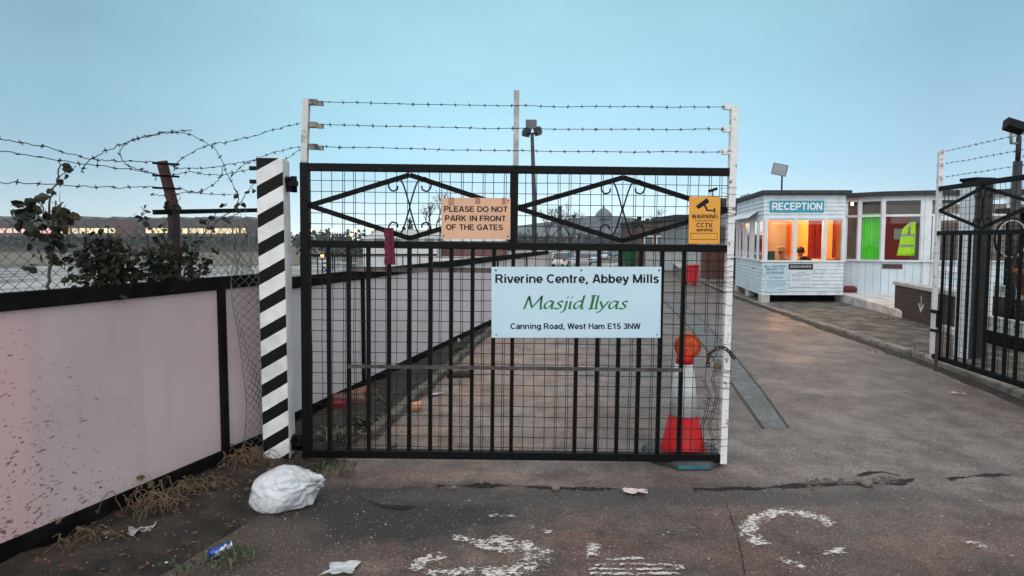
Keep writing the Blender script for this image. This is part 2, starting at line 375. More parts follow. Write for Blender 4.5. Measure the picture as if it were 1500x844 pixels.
# verge: uneven soil strip along the hoarding, both sides of the gate
def strip_mesh(left, right, ny, nx, zfun):
    b = MB(); vs = []
    for i in range(ny+1):
        t = i/ny
        a = left(t); c = right(t)
        for j in range(nx+1):
            s_ = j/nx; p = a.lerp(c, s_); p.z = zfun(p, s_, t); vs.append(p)
    fs = [(i*(nx+1)+j, i*(nx+1)+j+1, (i+1)*(nx+1)+j+1, (i+1)*(nx+1)+j) for i in range(ny) for j in range(nx)]
    b.add(vs, fs, True); return b
def poly_t(pts):
    def f(t):
        k = min(int(t*(len(pts)-1)), len(pts)-2); return pts[k].lerp(pts[k+1], t*(len(pts)-1)-k)
    return f
VL = [Vector((-2.95, 1.6, 0)), Vector((-2.25, 3.4, 0)), Vector((-1.98, 4.2, 0)), Vector((-1.55, 6.0, 0)), Vector((-.35, 10.7, 0)), Vector((.95, 15.7, 0))]
VR = [Vector((-1.95, 1.6, 0)), Vector((-1.46, 3.3, 0)), Vector((-1.27, 4.2, 0)), Vector((-1.0, 5.7, 0)), Vector((-.30, 10.6, 0)), Vector((1.0, 15.8, 0))]
def verge_z(p, s_, t):
    n = noise.fractal(Vector((p.x*3, p.y*3, .3)), .8, 2, 5)*.025 + noise.noise(Vector((p.x*17, p.y*17, 1)))*.008
    e = 1-max(0, (s_-.62)/.38); e = e*e*(3-2*e)
    return max(-.02, .012+.065*e + n*(.4+.6*e)) if s_ < .97 else -.015
def wob(f, amp):
    def g(t):
        p = f(t).copy(); p.x += noise.noise(Vector((p.y*2.1, 3.3, 0)))*amp + noise.noise(Vector((p.y*7, 9, 0)))*amp*.4; return p
    return g
VRf = wob(poly_t(VR), .07); VLf = poly_t(VL)
tag(strip_mesh(VLf, VRf, 300, 26, verge_z).build('verge', dirt_m), kind='structure')
def verge_h(x, y):
    return .06

# low concrete edging beyond the gate
b = MB(); prev = None
for i in range(14):
    t0 = i/14; p0 = Vector((-1.12, 4.55, 0)).lerp(Vector((-.30, 10.4, 0)), t0); p1 = Vector((-1.12, 4.55, 0)).lerp(Vector((-.30, 10.4, 0)), t0+.068)
    b.beam(p0+Vector((0, 0, .03+random.uniform(-.012, .012))), p1+Vector((random.uniform(-.02, .02), 0, .03)), .09, .10)
tag(b.build('edging_kerb', mat('edging_stone', (.14, .125, .105), (.06, .052, .042), 5, .9, bump=.8, bscale=30), bevel=.012), kind='structure')

# smooth drain strip laid in the road
DS = [G(972, 440), G(1010, 480), G(1062, 548), G(1118, 628), G(1155, 627), G(1118, 575), G(1075, 520), G(1030, 470), G(990, 436)]
sheet('drain_strip', DS, .004, mat('drain_strip_cement', (.185, .215, .225), (.130, .150, .156), 3, .6, bump=.4, bscale=30))
b = MB()
for s0, s1 in ((DS[0:4], .012), (DS[4:9], .010)):
    for p, q in zip(s0[:-1], s0[1:]):
        d = (q-p).normalized().cross(Vector((0,0,1)))*s1
        b.quad(p-d+Vector((0,0,.008)), p+d+Vector((0,0,.008)), q+d+Vector((0,0,.008)), q-d+Vector((0,0,.008)))
tag(b.build('drain_seam', mat('seam_dirt', (.04, .035, .033), (.07, .06, .055), 8, .9)), kind='structure')

dm_ = MATS['drain_strip_cement']; tt = dm_.node_tree; an = N(tt, 'ShaderNodeTexNoise'); an.inputs['Scale'].default_value = 7; an.inputs['Detail'].default_value = 8; an.inputs['Roughness'].default_value = .75
ac = N(tt, 'ShaderNodeTexCoord'); tt.links.new(ac.outputs['Object'], an.inputs['Vector']); ar = N(tt, 'ShaderNodeMapRange'); ar.inputs['From Min'].default_value = .38; ar.inputs['From Max'].default_value = .62; ar.inputs['To Min'].default_value = .25; ar.inputs['To Max'].default_value = .85
tt.links.new(an.outputs[0], ar.inputs['Value']); tt.links.new(ar.outputs[0], tt.nodes['Principled BSDF'].inputs['Alpha'])
# crack across the road: ragged flat dark strips laid on the surface
def ragged(pix, w, name, m, z=.004, seg=.008, jitter=1.0):
    pts = spline([G(*p) for p in pix], 4); b = MB(); L = []; dense = []
    for p, q in zip(pts[:-1], pts[1:]):
        n = max(1, int((q-p).length/seg)); dense += [p.lerp(q, k/n) for k in range(n)]
    nz_ = lambda a, c_, d_: noise.noise(Vector((a, c_, d_)))
    for i, p in enumerate(dense):
        q = p.x+p.y; f = max(.06, .55+1.2*nz_(q*5, 2, 1))
        u = 1.35*w*f*(.5+.9*abs(nz_(q*37, 0, 5))+.5*abs(nz_(q*95, 3, 5))); d = 1.35*w*f*(.4+.9*abs(nz_(q*41, 7, 2))+.5*abs(nz_(q*90, 8, 2)))
        c = p+Vector((0, (nz_(q*7, 4, 0)*.022+nz_(q*26, 4, 6)*.012)*jitter, 0))
        L.append((c+Vector((0, u, z)), c-Vector((0, d, -z))))
    for (a, c), (d, e) in zip(L[:-1], L[1:]): b.quad(a, c, e, d)
    return b.build(name, m)
crk = mat('crack_dark', (.006, .005, .005), (.022, .018, .016), 20, .95, bump=.8, bscale=60)
tag(ragged([(640, 712), (735, 712), (800, 715), (858, 717), (905, 716)], .030, 'crack', crk), kind='structure')
tag(ragged([(1015, 717), (1100, 716), (1180, 712), (1240, 709), (1310, 708), (1340, 702)], .040, 'crack', crk), kind='structure')
tag(ragged([(1255, 697), (1290, 692), (1320, 698)], .022, 'crack', crk), kind='structure')
tag(ragged([(1390, 703), (1440, 697), (1500, 696), (1600, 700)], .022, 'crack', crk), kind='structure')
tag(ragged([(1063, 735), (1075, 770), (1086, 812), (1092, 850)], .012, 'crack', crk), kind='structure')
tag(ragged([(500, 715), (540, 735), (575, 745), (610, 742)], .022, 'crack', crk), kind='structure')

# worn road lettering: flakes of paint that are left inside each letter shape
def paint_mat():
    m = bpy.data.materials.new('road_paint'); m.use_nodes = True; t = m.node_tree; b = t.nodes['Principled BSDF']; L = t.links.new
    tc = N(t, 'ShaderNodeTexCoord'); at_ = N(t, 'ShaderNodeAttribute'); at_.attribute_name = 'wear'
    n1 = N(t, 'ShaderNodeTexNoise'); n1.inputs['Scale'].default_value = 75; n1.inputs['Detail'].default_value = 5; n1.inputs['Roughness'].default_value = .7
    n2 = N(t, 'ShaderNodeTexNoise'); n2.inputs['Scale'].default_value = 11; n2.inputs['Detail'].default_value = 3
    mp = N(t, 'ShaderNodeMapping'); mp.inputs['Scale'].default_value = (.6, 1.25, 1); L(tc.outputs['Object'], mp.inputs[0]); L(mp.outputs[0], n1.inputs['Vector']); L(tc.outputs['Object'], n2.inputs['Vector'])
    a = N(t, 'ShaderNodeMath', operation='MULTIPLY_ADD'); L(n2.outputs[0], a.inputs[0]); a.inputs[1].default_value = .62; L(n1.outputs[0], a.inputs[2])
    c = N(t, 'ShaderNodeMath', operation='SUBTRACT'); L(a.outputs[0], c.inputs[0]); L(at_.outputs['Fac'], c.inputs[1])
    q = N(t, 'ShaderNodeMapRange'); q.inputs['From Min'].default_value = .800; q.inputs['From Max'].default_value = .865; L(c.outputs[0], q.inputs['Value'])
    r = N(t, 'ShaderNodeValToRGB'); r.color_ramp.elements[0].position = .4; r.color_ramp.elements[1].position = .6; r.color_ramp.elements[0].color = (.32, .29, .27, 1); r.color_ramp.elements[1].color = (.68, .65, .61, 1); L(n1.outputs[0], r.inputs[0])
    L(r.outputs[0], b.inputs['Base Color']); b.inputs['Roughness'].default_value = .75; L(q.outputs[0], b.inputs['Alpha']); return m
RPM = paint_mat(); ZL = [0]
def flakes(name, strokes, dens, size, keep=.0, seed=1):
    b = MB(); wear = []
    for (pix, w) in strokes:
        pts = spline([G(*p) for p in pix], 8); n = len(pts); ZL[0] = (ZL[0]+1) % 9; z = .004+.0007*ZL[0]; base = len(b.v)
        for i, p in enumerate(pts):
            d = (pts[min(i+1, n-1)]-pts[max(i-1, 0)]).normalized(); nn = Vector((-d.y, d.x, 0)); e_ = max(0, 1-min(i, n-1-i)/2.5)
            for k in range(7):
                f = (k-3)/3; b.v.append(tuple(p+nn*f*w*.72+Vector((0, 0, z)))); wear.append(.26*f*f+.10*e_+keep*.5)
        for i in range(n-1):
            for k in range(6): b.f.append((base+i*7+k, base+i*7+k+1, base+(i+1)*7+k+1, base+(i+1)*7+k)); b.sm.append(False)
    ob = b.build(name, RPM); at_ = ob.data.attributes.new('wear', 'FLOAT', 'POINT')
    for k, v in enumerate(wear): at_.data[k].value = v
    return tag(ob, kind='structure')
flakes('road_marking', [([(662, 786), (690, 792), (712, 797)], .07), ([(655, 812), (622, 822), (612, 832), (645, 842), (680, 835)], .075), ([(680, 846), (735, 839), (778, 826), (785, 810), (745, 797), (715, 788)], .13), ([(695, 800), (740, 806)], .06)], 0, 0, -.10, 3)
flakes('road_marking', [([(872, 797), (866, 822)], .07), ([(862, 829), (935, 828), (1003, 831)], .024), ([(862, 836), (935, 836), (1003, 835)], .022), ([(864, 843), (935, 843), (1003, 842)], .026), ([(880, 821), (955, 818)], .028)], 0, 0, -.12, 5)
flakes('road_marking', [([(1222, 772), (1190, 756), (1150, 751), (1118, 757), (1100, 767), (1098, 782), (1116, 800)], .095), ([(1142, 818), (1180, 832)], .06), ([(1205, 813), (1240, 806)], .05)], 0, 0, -.11, 8)
flakes('road_marking', [([(712, 757), (760, 757)], .05), ([(775, 772), (808, 781)], .06)], 0, 0, -.04, 11)
flakes('road_marking', [([(1415, 733), (1465, 738)], .04), ([(1400, 790), (1480, 815)], .10)], 0, 0, .16, 13)

# ------------------------------------------------------------------ near hoarding fence
def hoard_mat():
    m = bpy.data.materials.new('dirty_pink_hoarding'); m.use_nodes = True; t = m.node_tree; b = t.nodes['Principled BSDF']; L = t.links.new
    tc = N(t, 'ShaderNodeTexCoord'); O = tc.outputs['Object']; sx = N(t, 'ShaderNodeSeparateXYZ'); L(O, sx.inputs[0])
    n1 = N(t, 'ShaderNodeTexNoise'); n1.inputs['Scale'].default_value = 1.1; n1.inputs['Detail'].default_value = 6; L(O, n1.inputs['Vector'])
    r = N(t, 'ShaderNodeValToRGB'); e = r.color_ramp.elements; e[0].position = .38; e[1].position = .62
    e[0].color = (.53, .415, .415, 1); e[1].color = (.62, .495, .495, 1); L(n1.outputs[0], r.inputs[0])
    # the end sheet was painted in a pinker shade
    g = N(t, 'ShaderNodeMapRange'); g.inputs['From Min'].default_value = .98; g.inputs['From Max'].default_value = .86; L(sx.outputs['X'], g.inputs['Value'])
    x0 = N(t, 'ShaderNodeMix', data_type='RGBA'); L(g.outputs[0], x0.inputs[0]); L(r.outputs[0], x0.inputs[6]); x0.inputs[7].default_value = (.66, .45, .455, 1)
    # mud spatter, thicker near the ground and at the near end
    mp = N(t, 'ShaderNodeMapping'); mp.inputs['Scale'].default_value = (.75, 1, 1.5); L(O, mp.inputs[0])
    n2 = N(t, 'ShaderNodeTexNoise'); n2.inputs['Scale'].default_value = 52; n2.inputs['Detail'].default_value = 4; n2.inputs['Roughness'].default_value = .55; L(mp.outputs[0], n2.inputs['Vector'])
    zz = N(t, 'ShaderNodeMapRange'); zz.inputs['From Min'].default_value = 1.3; zz.inputs['From Max'].default_value = .1; zz.inputs['To Min'].default_value = -.06; zz.inputs['To Max'].default_value = .055; L(sx.outputs['Z'], zz.inputs['Value'])
    xx = N(t, 'ShaderNodeMapRange'); xx.inputs['From Min'].default_value = 1.7; xx.inputs['From Max'].default_value = .6; xx.inputs['To Min'].default_value = -.10; xx.inputs['To Max'].default_value = .035; L(sx.outputs['X'], xx.inputs['Value'])
    a1 = N(t, 'ShaderNodeMath', operation='ADD'); L(zz.outputs[0], a1.inputs[0]); L(xx.outputs[0], a1.inputs[1])
    a2 = N(t, 'ShaderNodeMath', operation='ADD'); L(a1.outputs[0], a2.inputs[0]); L(n2.outputs[0], a2.inputs[1])
    r2 = N(t, 'ShaderNodeMapRange'); r2.inputs['From Min'].default_value = .625; r2.inputs['From Max'].default_value = .66; L(a2.outputs[0], r2.inputs['Value'])
    x1 = N(t, 'ShaderNodeMix', data_type='RGBA'); L(r2.outputs[0], x1.inputs[0]); L(x0.outputs[2], x1.inputs[6]); x1.inputs[7].default_value = (.20, .11, .08, 1)
    # grey grime streaks
    mp2 = N(t, 'ShaderNodeMapping'); mp2.inputs['Scale'].default_value = (9, 9, .8); L(O, mp2.inputs[0])
    n3 = N(t, 'ShaderNodeTexNoise'); n3.inputs['Scale'].default_value = 1; n3.inputs['Detail'].default_value = 5; L(mp2.outputs[0], n3.inputs['Vector'])
    r3 = N(t, 'ShaderNodeMapRange'); r3.inputs['From Min'].default_value = .5; r3.inputs['From Max'].default_value = .8; r3.inputs['To Max'].default_value = .6; L(n3.outputs[0], r3.inputs['Value'])
    x2 = N(t, 'ShaderNodeMix', data_type='RGBA'); L(r3.outputs[0], x2.inputs[0]); L(x1.outputs[2], x2.inputs[6]); x2.inputs[7].default_value = (.48, .37, .37, 1)
    L(x2.outputs[2], b.inputs['Base Color']); b.inputs['Roughness'].default_value = .6
    bp = N(t, 'ShaderNodeBump'); bp.inputs['Strength'].default_value = .12; L(n2.outputs[0], bp.inputs['Height']); L(bp.outputs[0], b.inputs['Normal'])
    return m
hoard_m = hoard_mat()
dA = (FA1-FA0); aA = math.atan2(dA.y, dA.x); LA = dA.length
hf = thing('hoarding_fence', 'mud spattered pink hoarding in a black timber frame left of the striped post', 'fence', FA0, aA)
MB().box((-.6, -.012, .12), (LA, .012, 1.30)).build('panel', hoard_m, hf)
MB().box((-.6, -.035, 1.26), (LA, .035, 1.345)).build('rail', dark, hf, bevel=.006)
MB().box((-.6, -.03, -.02), (LA, .03, .165)).build('kickboard', dark, hf)  # dark timber, its black also standing in for the shadowed gap below the panel
xs = .0
for px in (318,):
    u = (px-750)/FPX
    Yp = 3.395/(.364-u); xl = (Vector((PX(px, Yp), Yp, 0))-FA0).length
    MB().box((xl-.025, -.042, -.02), (xl+.025, .0, 1.30)).build('post', dark, hf, bevel=.004)
def YF(px): return 3.395/(.364-(px-750)/FPX)
def PF(px, py, off=0.0): return P(px, py, YF(px)+off)

# hoarding beyond the gate
dB = (FB1-FB0); aB = math.atan2(dB.y, dB.x); LB = dB.length
hb = thing('hoarding_fence', 'long pale lilac hoarding with a black top rail running away behind the closed gate', 'fence', FB0, aB)
MB().box((0, -.012, .12), (LB, .012, 1.24)).build('panel', mat('pale_hoarding', (.70, .655, .665), (.58, .54, .55), 1.0, .55), hb)
MB().box((0, -.04, 1.19), (LB, .03, 1.285)).build('rail', dark, hb, bevel=.006)
MB().box((0, -.03, -.02), (LB, .03, .15)).build('kickboard', dark, hb)  # timber board that doubles as the dark shadow band under this panel
for x in (1.55, 4.1, 6.6, 9.0): MB().box((x-.022, -.036, 0), (x+.022, 0, 1.2)).build('post', dark, hb)

# ------------------------------------------------------------------ chain-link fences
def chainlink(b, o, ax, az, w, h, cell=.062, r=.0014, skip=None, bulge=None):
    n = int(w/cell)
    for k in range(n+1):
        for sgn in (1, -1):
            pts = []; m_ = int(h/(cell/2))
            for i in range(m_+1):
                x = k*cell + (sgn if i % 2 else 0)*cell/2; z = i*cell/2
                if x > w or x < 0: x = min(max(x, 0), w)
                p = Vector(o)+Vector(ax)*x+Vector(az)*z
                off = (.003 if sgn > 0 else -.003)*(1 if i % 2 else -1)
                p += Vector(ax).cross(Vector(az))*off
                if bulge: p = bulge(p, x, z)
                pts.append(p)
            b.tube(pts, r, 3, False)
clf = thing('chain_link_fence', 'sagging chain link fence rising above the pink hoarding', 'fence', FA0, aA)
def sag(p, x, z):
    k = z/.5
    p.z -= .035*k*abs(math.sin(x*2.2)) + noise.noise(Vector((x*2, z*3, 0)))*.012
    p.y += noise.noise(Vector((x*1.5, z*2, 4)))*.03
    return p
b = MB(); chainlink(b, (-.5, .05, 1.27), (1, 0, 0), (0, 0, 1), LA+.45, .44, bulge=sag, r=.0025)
link_m = mat('chain_link_wire', (.15, .155, .16), (.04, .04, .04), 20, .5, metal=.3)
b.build('netting', link_m, clf)
# its post and stub rail
pb = rel(clf, PF(255, 420, .06)); pt = rel(clf, PF(254, 300, .06)); pk = rel(clf, PF(237, 236, .06))
b = MB(); b.beam((pb.x, pb.y, .0), pt, .045, .05); b.build('post', mat('dark_post', (.016, .010, .010), (.045, .018, .016), 8, .7), clf)
b = MB(); b.beam(pt-Vector((0,0,.01)), pk, .042, .045); b.build('post_arm', rust, clf)
r0 = rel(clf, PF(226, 311, .06)); r1 = rel(clf, PF(381, 308, .06)); MB().beam(r0, r1, .03, .03).build('rail', black, clf)
for py in (239, 257, 275):
    a = rel(clf, PF(224, py, .04)); c = rel(clf, PF(262, py+2, .04)); MB().beam(a, c, .012, .012).build('wire_bracket', black, clf)
# loose netting hanging in front of the hoarding next to the striped post
ln = thing('chain_link_netting', 'loose curtain of chain link hanging over the hoarding beside the striped post', 'netting', FA0, aA)
b = MB(); x0 = (Vector((PX(331, YF(331)), YF(331), 0))-FA0).length
def hang(p, x, z):
    k = (z/1.3)
    p.x = p.x+.03*math.sin(z*5)*(1-x/.5)+noise.noise(Vector((x*4, z*3, 1)))*.03+.05*(1-k); p.y -= .04+.05*abs(math.sin(x*11+z*2.5)); return p
chainlink(b, (x0, 0, .10), (1, 0, 0), (0, 0, 1), .40, 1.62, .062, .0026, bulge=hang)
b.build('mesh', mat('bright_link_wire', (.20, .20, .20), (.035, .033, .03), 6, .5, lo=.45, hi=.6), ln)

# ------------------------------------------------------------------ barbed wire
def barbed(b, pts, r=.0023, step=.095, seed=0):
    rnd = random.Random(seed); pts = [Vector(p) for p in pts]
    b.tube(pts, r, 5, False); acc = step*rnd.random()
    for p, q in zip(pts[:-1], pts[1:]):
        d = q-p; l = d.length; x = step-acc
        while x < l:
            c = p+d*(x/l); dn = d.normalized()
            for k in range(2):
                v = Vector((rnd.uniform(-1, 1), rnd.uniform(-1, 1), rnd.uniform(-1, 1))); v = (v-dn*v.dot(dn)).normalized()*.0145+dn*rnd.uniform(-.008, .008)
                b.tube([c-v, c+v], .0018, 4, False)
            b.tube([c-dn*.008, c+dn*.008], .0043, 5, True)
            x += step*rnd.uniform(.9, 1.1)
        acc = (acc+l) % step
def wire_thing(pix, label, seed, off=.0, wob_=.0):
    pts = spline([PF(px*1.0, py, off) for px, py in pix], 8)
    o = pts[0].copy(); b = MB()
    rnd = random.Random(seed); barbed(b, [p-o+Vector((rnd.gauss(0, .003), rnd.gauss(0, .003), rnd.gauss(0, .003))) for p in pts], seed=seed)
    ob = b.build('barbed_wire', barb_m); ob.location = o; tag(ob, label, 'barbed wire', 'barbed wire strung above the hoarding'); return ob
Z1 = lambda L: [(x/2.813, y/2.813+150) for x, y in L]
wire_thing(Z1([(-420, 104), (-60, 142), (0, 150), (190, 185), (370, 232), (500, 242), (640, 246)]), 'topmost barbed strand running left from the rusty leaning post', 1)
wire_thing(Z1([(-420, 150), (-60, 190), (0, 198), (240, 238), (480, 270), (655, 297)]), 'second barbed strand down, running left from the rusty leaning post', 2)
wire_thing(Z1([(-420, 300), (-60, 322), (0, 327), (300, 345), (480, 352), (650, 348)]), 'lowest barbed strand running left from the rusty leaning post', 3)
wire_thing(Z1([(690, 252), (740, 272), (850, 270), (950, 255), (1065, 235)]), 'upper barbed strand between the rusty post and the striped post', 4)
wire_thing(Z1([(700, 303), (780, 288), (900, 300), (1000, 283), (1068, 262)]), 'middle barbed strand between the rusty post and the striped post', 5)
wire_thing(Z1([(620, 378), (700, 388), (760, 372), (830, 376), (950, 380)]), 'short slack barbed strand just above the black stub rail', 6)
wire_thing(Z1([(345, 290), (338, 278), (370, 240), (430, 205), (500, 175), (580, 148), (650, 130), (720, 120), (790, 115)]), 'long arching barbed wire end that curls up left of the coil', 7)
wire_thing(Z1([(640, 325), (636, 300), (570, 275), (520, 255), (495, 215), (510, 175), (560, 150), (640, 132), (740, 125), (850, 165), (905, 220), (930, 280), (965, 350), (985, 395)]), 'big round loop of coiled barbed wire over the rusty post', 8, .02)
wire_thing(Z1([(715, 285), (730, 250), (760, 225), (850, 180), (1000, 150), (1120, 115), (1238, 86)]), 'barbed wire climbing from the rusty post to the gate extension post', 9)
wire_thing(Z1([(720, 350), (800, 370), (850, 355), (890, 330), (910, 300), (918, 265)]), 'stray barbed tail bending up right of the rusty post', 10)
wire_thing(Z1([(940, 320), (1000, 262), (1100, 216), (1170, 198), (1238, 184)]), 'barbed strand from the striped post up to the second gate bracket', 11)
wire_thing(Z1([(1165, 242), (1200, 218), (1240, 192)]), 'short barbed piece from the striped post top to the gate post', 12)

# ------------------------------------------------------------------ leaves and brambles
def leaf(b, c, s_, rnd, up=.3):
    d = Vector((rnd.uniform(-1, 1), rnd.uniform(-1, 1), rnd.uniform(-1, up))).normalized()
    n = d.cross(Vector((rnd.uniform(-1, 1), rnd.uniform(-1, 1), rnd.uniform(-.5, 1)))).normalized(); u = d.cross(n)
    P0 = Vector(c)
    vs = [P0, P0+d*s_*.35+n*s_*.36+u*s_*.1, P0+d*s_*.75+n*s_*.28+u*s_*.06, P0+d*s_, P0+d*s_*.75-n*s_*.28+u*s_*.06, P0+d*s_*.35-n*s_*.36+u*s_*.1, P0+d*s_*.4, P0+d*s_*.75-u*s_*.02]
    b.add(vs, [(0,6,1), (1,6,7,2), (2,7,3), (0,5,6), (5,4,7,6), (4,3,7)])
def bramble(name, label, cat, stems, clumps, seed, lm=leaf_m, sm_=stem_m, group=None):
    rnd = random.Random(seed); o = stems[0][0][0]; r = thing(name, label, cat, o, 0, group); b = MB()
    for pts, rad in stems:
        q = spline(pts, 6); q = [p-o+Vector((rnd.gauss(0, .004), rnd.gauss(0, .004), 0)) for p in q]; n = len(q)
        b.tube(q, [rad*(1-.6*i/n) for i in range(n)], 5, False)
    b.build('stem', sm_, r)
    b = MB()
    for c, rad, n, s_ in clumps:
        for _ in range(n):
            v = Vector((rnd.gauss(0, 1), rnd.gauss(0, .7), rnd.gauss(0, 1)))*rad*.5
            leaf(b, c+v-o, s_*rnd.uniform(.6, 1.25), rnd)
    if clumps and sm_ is stem_m:                      # fine twigs that carry the leaves
        tw = MB()
        for c, rad, n, s_ in clumps:
            for _ in range(n//4 if n > 9 else 1):
                v = Vector((rnd.gauss(0, 1), rnd.gauss(0, .7), rnd.gauss(0, 1)))*rad*.55; a = c-o+v*.15+Vector((0, 0, -rad*.4)); e = c-o+v
                tw.tube([a, a.lerp(e, .5)+Vector((rnd.gauss(0, .01), rnd.gauss(0, .01), .012)), e], [.0022, .0018, .001], 4, False)
        tw.build('twigs', sm_, r)
    if clumps: b.build('leaves', lm, r, fixn=False)
    return r
F = lambda px, py, off=.05: PF(px, py, off)
bramble('bramble', 'tall bramble with big brown leaves at the far left of the netting', 'bramble',
        [([F(70, 424), F(75, 380), F(78, 340), F(72, 300), F(82, 270), F(88, 240)], .008), ([F(74, 330), F(60, 300), F(45, 295)], .004), ([F(84, 262), F(95, 252), F(104, 246)], .003)],
        [(F(48, 300), .07, 20, .075), (F(38, 320), .06, 14, .065), (F(90, 306), .06, 14, .07), (F(75, 328), .08, 20, .065), (F(60, 348), .07, 18, .055), (F(90, 352), .06, 12, .05), (F(75, 375), .05, 10, .045), (F(70, 282), .02, 3, .05), (F(93, 262), .012, 2, .05), (F(106, 247), .01, 2, .045), (F(45, 385), .03, 4, .04)], 21)
bramble('bramble', 'rounded dark bramble bush against the netting left of the rusty post', 'bramble',
        [([F(150, 424), F(152, 390), F(148, 350)], .007), ([F(140, 420), F(130, 385), F(115, 370)], .005), ([F(160, 420), F(175, 390), F(182, 370)], .005)],
        [(F(150, 372), .13, 130, .05), (F(170, 385), .11, 110, .045), (F(145, 400), .14, 130, .045), (F(178, 405), .10, 90, .045), (F(130, 352), .06, 22, .035), (F(190, 372), .05, 20, .035), (F(118, 380), .05, 16, .045), (F(160, 350), .06, 18, .045), (F(115, 405), .05, 12, .04)], 22)
bramble('bramble', 'bramble climbing the foot of the rusty leaning post', 'bramble',
        [([F(245, 422), F(250, 380), F(240, 340), F(252, 305)], .007), ([F(230, 420), F(215, 350), F(208, 318)], .005), ([F(262, 420), F(285, 370), F(305, 330), F(318, 310)], .006)],
        [(F(240, 395), .13, 120, .045), (F(265, 380), .11, 90, .045), (F(222, 400), .10, 70, .045), (F(288, 400), .10, 70, .04), (F(220, 372), .07, 30, .04), (F(300, 385), .06, 20, .035), (F(235, 360), .08, 24, .045), (F(252, 298), .05, 14, .045), (F(206, 316), .035, 7, .045), (F(212, 306), .02, 3, .04), (F(285, 355), .06, 10, .04), (F(232, 335), .05, 9, .04)], 23)
bramble('bramble', 'thin bramble sprays over the black stub rail beside the striped post', 'bramble',
        [([F(305, 350), F(318, 325), F(345, 305), F(360, 285), F(374, 265)], .005), ([F(345, 305), F(350, 285), F(342, 275)], .004), ([F(318, 325), F(300, 318), F(292, 322)], .003), ([F(330, 325), F(350, 312), F(378, 308)], .004)],
        [(F(351, 298), .03, 7, .05), (F(345, 285), .02, 4, .045), (F(330, 300), .015, 3, .04), (F(300, 322), .03, 6, .04), (F(332, 324), .015, 3, .045), (F(370, 278), .02, 4, .045), (F(308, 335), .03, 6, .04), (F(312, 365), .02, 4, .035)], 24)
rnd = random.Random(5); st = []
for k in range(14):
    x0 = rnd.uniform(335, 372); a = F(x0, rnd.uniform(400, 440), .0); m_ = F(x0+rnd.uniform(-12, 12), rnd.uniform(350, 385), -.03); c = F(x0+rnd.uniform(-25, 15), rnd.uniform(300, 345), .0)
    st.append(([a, m_, c], .0022))
st += [([F(312, 350), F(325, 370), F(350, 388), F(372, 398)], .006), ([F(322, 362), F(340, 378), F(366, 392)], .005), ([F(362, 392), F(372, 372), F(366, 360)], .003)]
bramble('dead_creeper', 'bare grey creeper stems tangled in the netting beside the striped post', 'creeper', st, [], 25, sm_=mat('grey_stem', (.30, .27, .24), (.16, .14, .12), 12, .8))
def dead_clump(label, c, n, spread, h, seed, lm=0):
    rnd = random.Random(seed); c = Vector(c); st = []
    for k in range(n):
        a = c+Vector((rnd.gauss(0, spread*.35), rnd.gauss(0, spread*.3), 0)); ang = rnd.random()*6.28; l = spread*rnd.uniform(.5, 1.4)
        e = a+Vector((math.cos(ang)*l, math.sin(ang)*l*.6, 0)); hh = h*rnd.uniform(.3, 1)
        st.append(([a, a.lerp(e, .35)+Vector((0, 0, hh)), a.lerp(e, .75)+Vector((0, 0, hh*.8)), e+Vector((0, 0, rnd.uniform(0, hh*.4)))], .0032))
    return bramble('dead_bramble', label, 'dead plant', st, [(c+Vector((0, 0, .05)), spread*.9, lm, .04)] if lm else [], seed, lm=mat('dead_leaf', (.06, .05, .03), (.14, .10, .055), 9, .8), sm_=dry_m)
dead_clump('sprawling dead bramble stems at the foot of the pink hoarding near the camera', G(230, 752, .05), 34, .20, .17, 31, 40)
dead_clump('low wisps of dry stems along the hoarding kickboard between the two dead brambles', G(295, 722, .05), 26, .16, .10, 33, 14)
dead_clump('dry flattened stems on the verge at the lower left edge of the view', G(120, 800, .05), 24, .18, .07, 34, 16)
dead_clump('tangle of brown dead stems at the base of the striped post', G(362, 684, .05), 60, .15, .14, 32, 12)

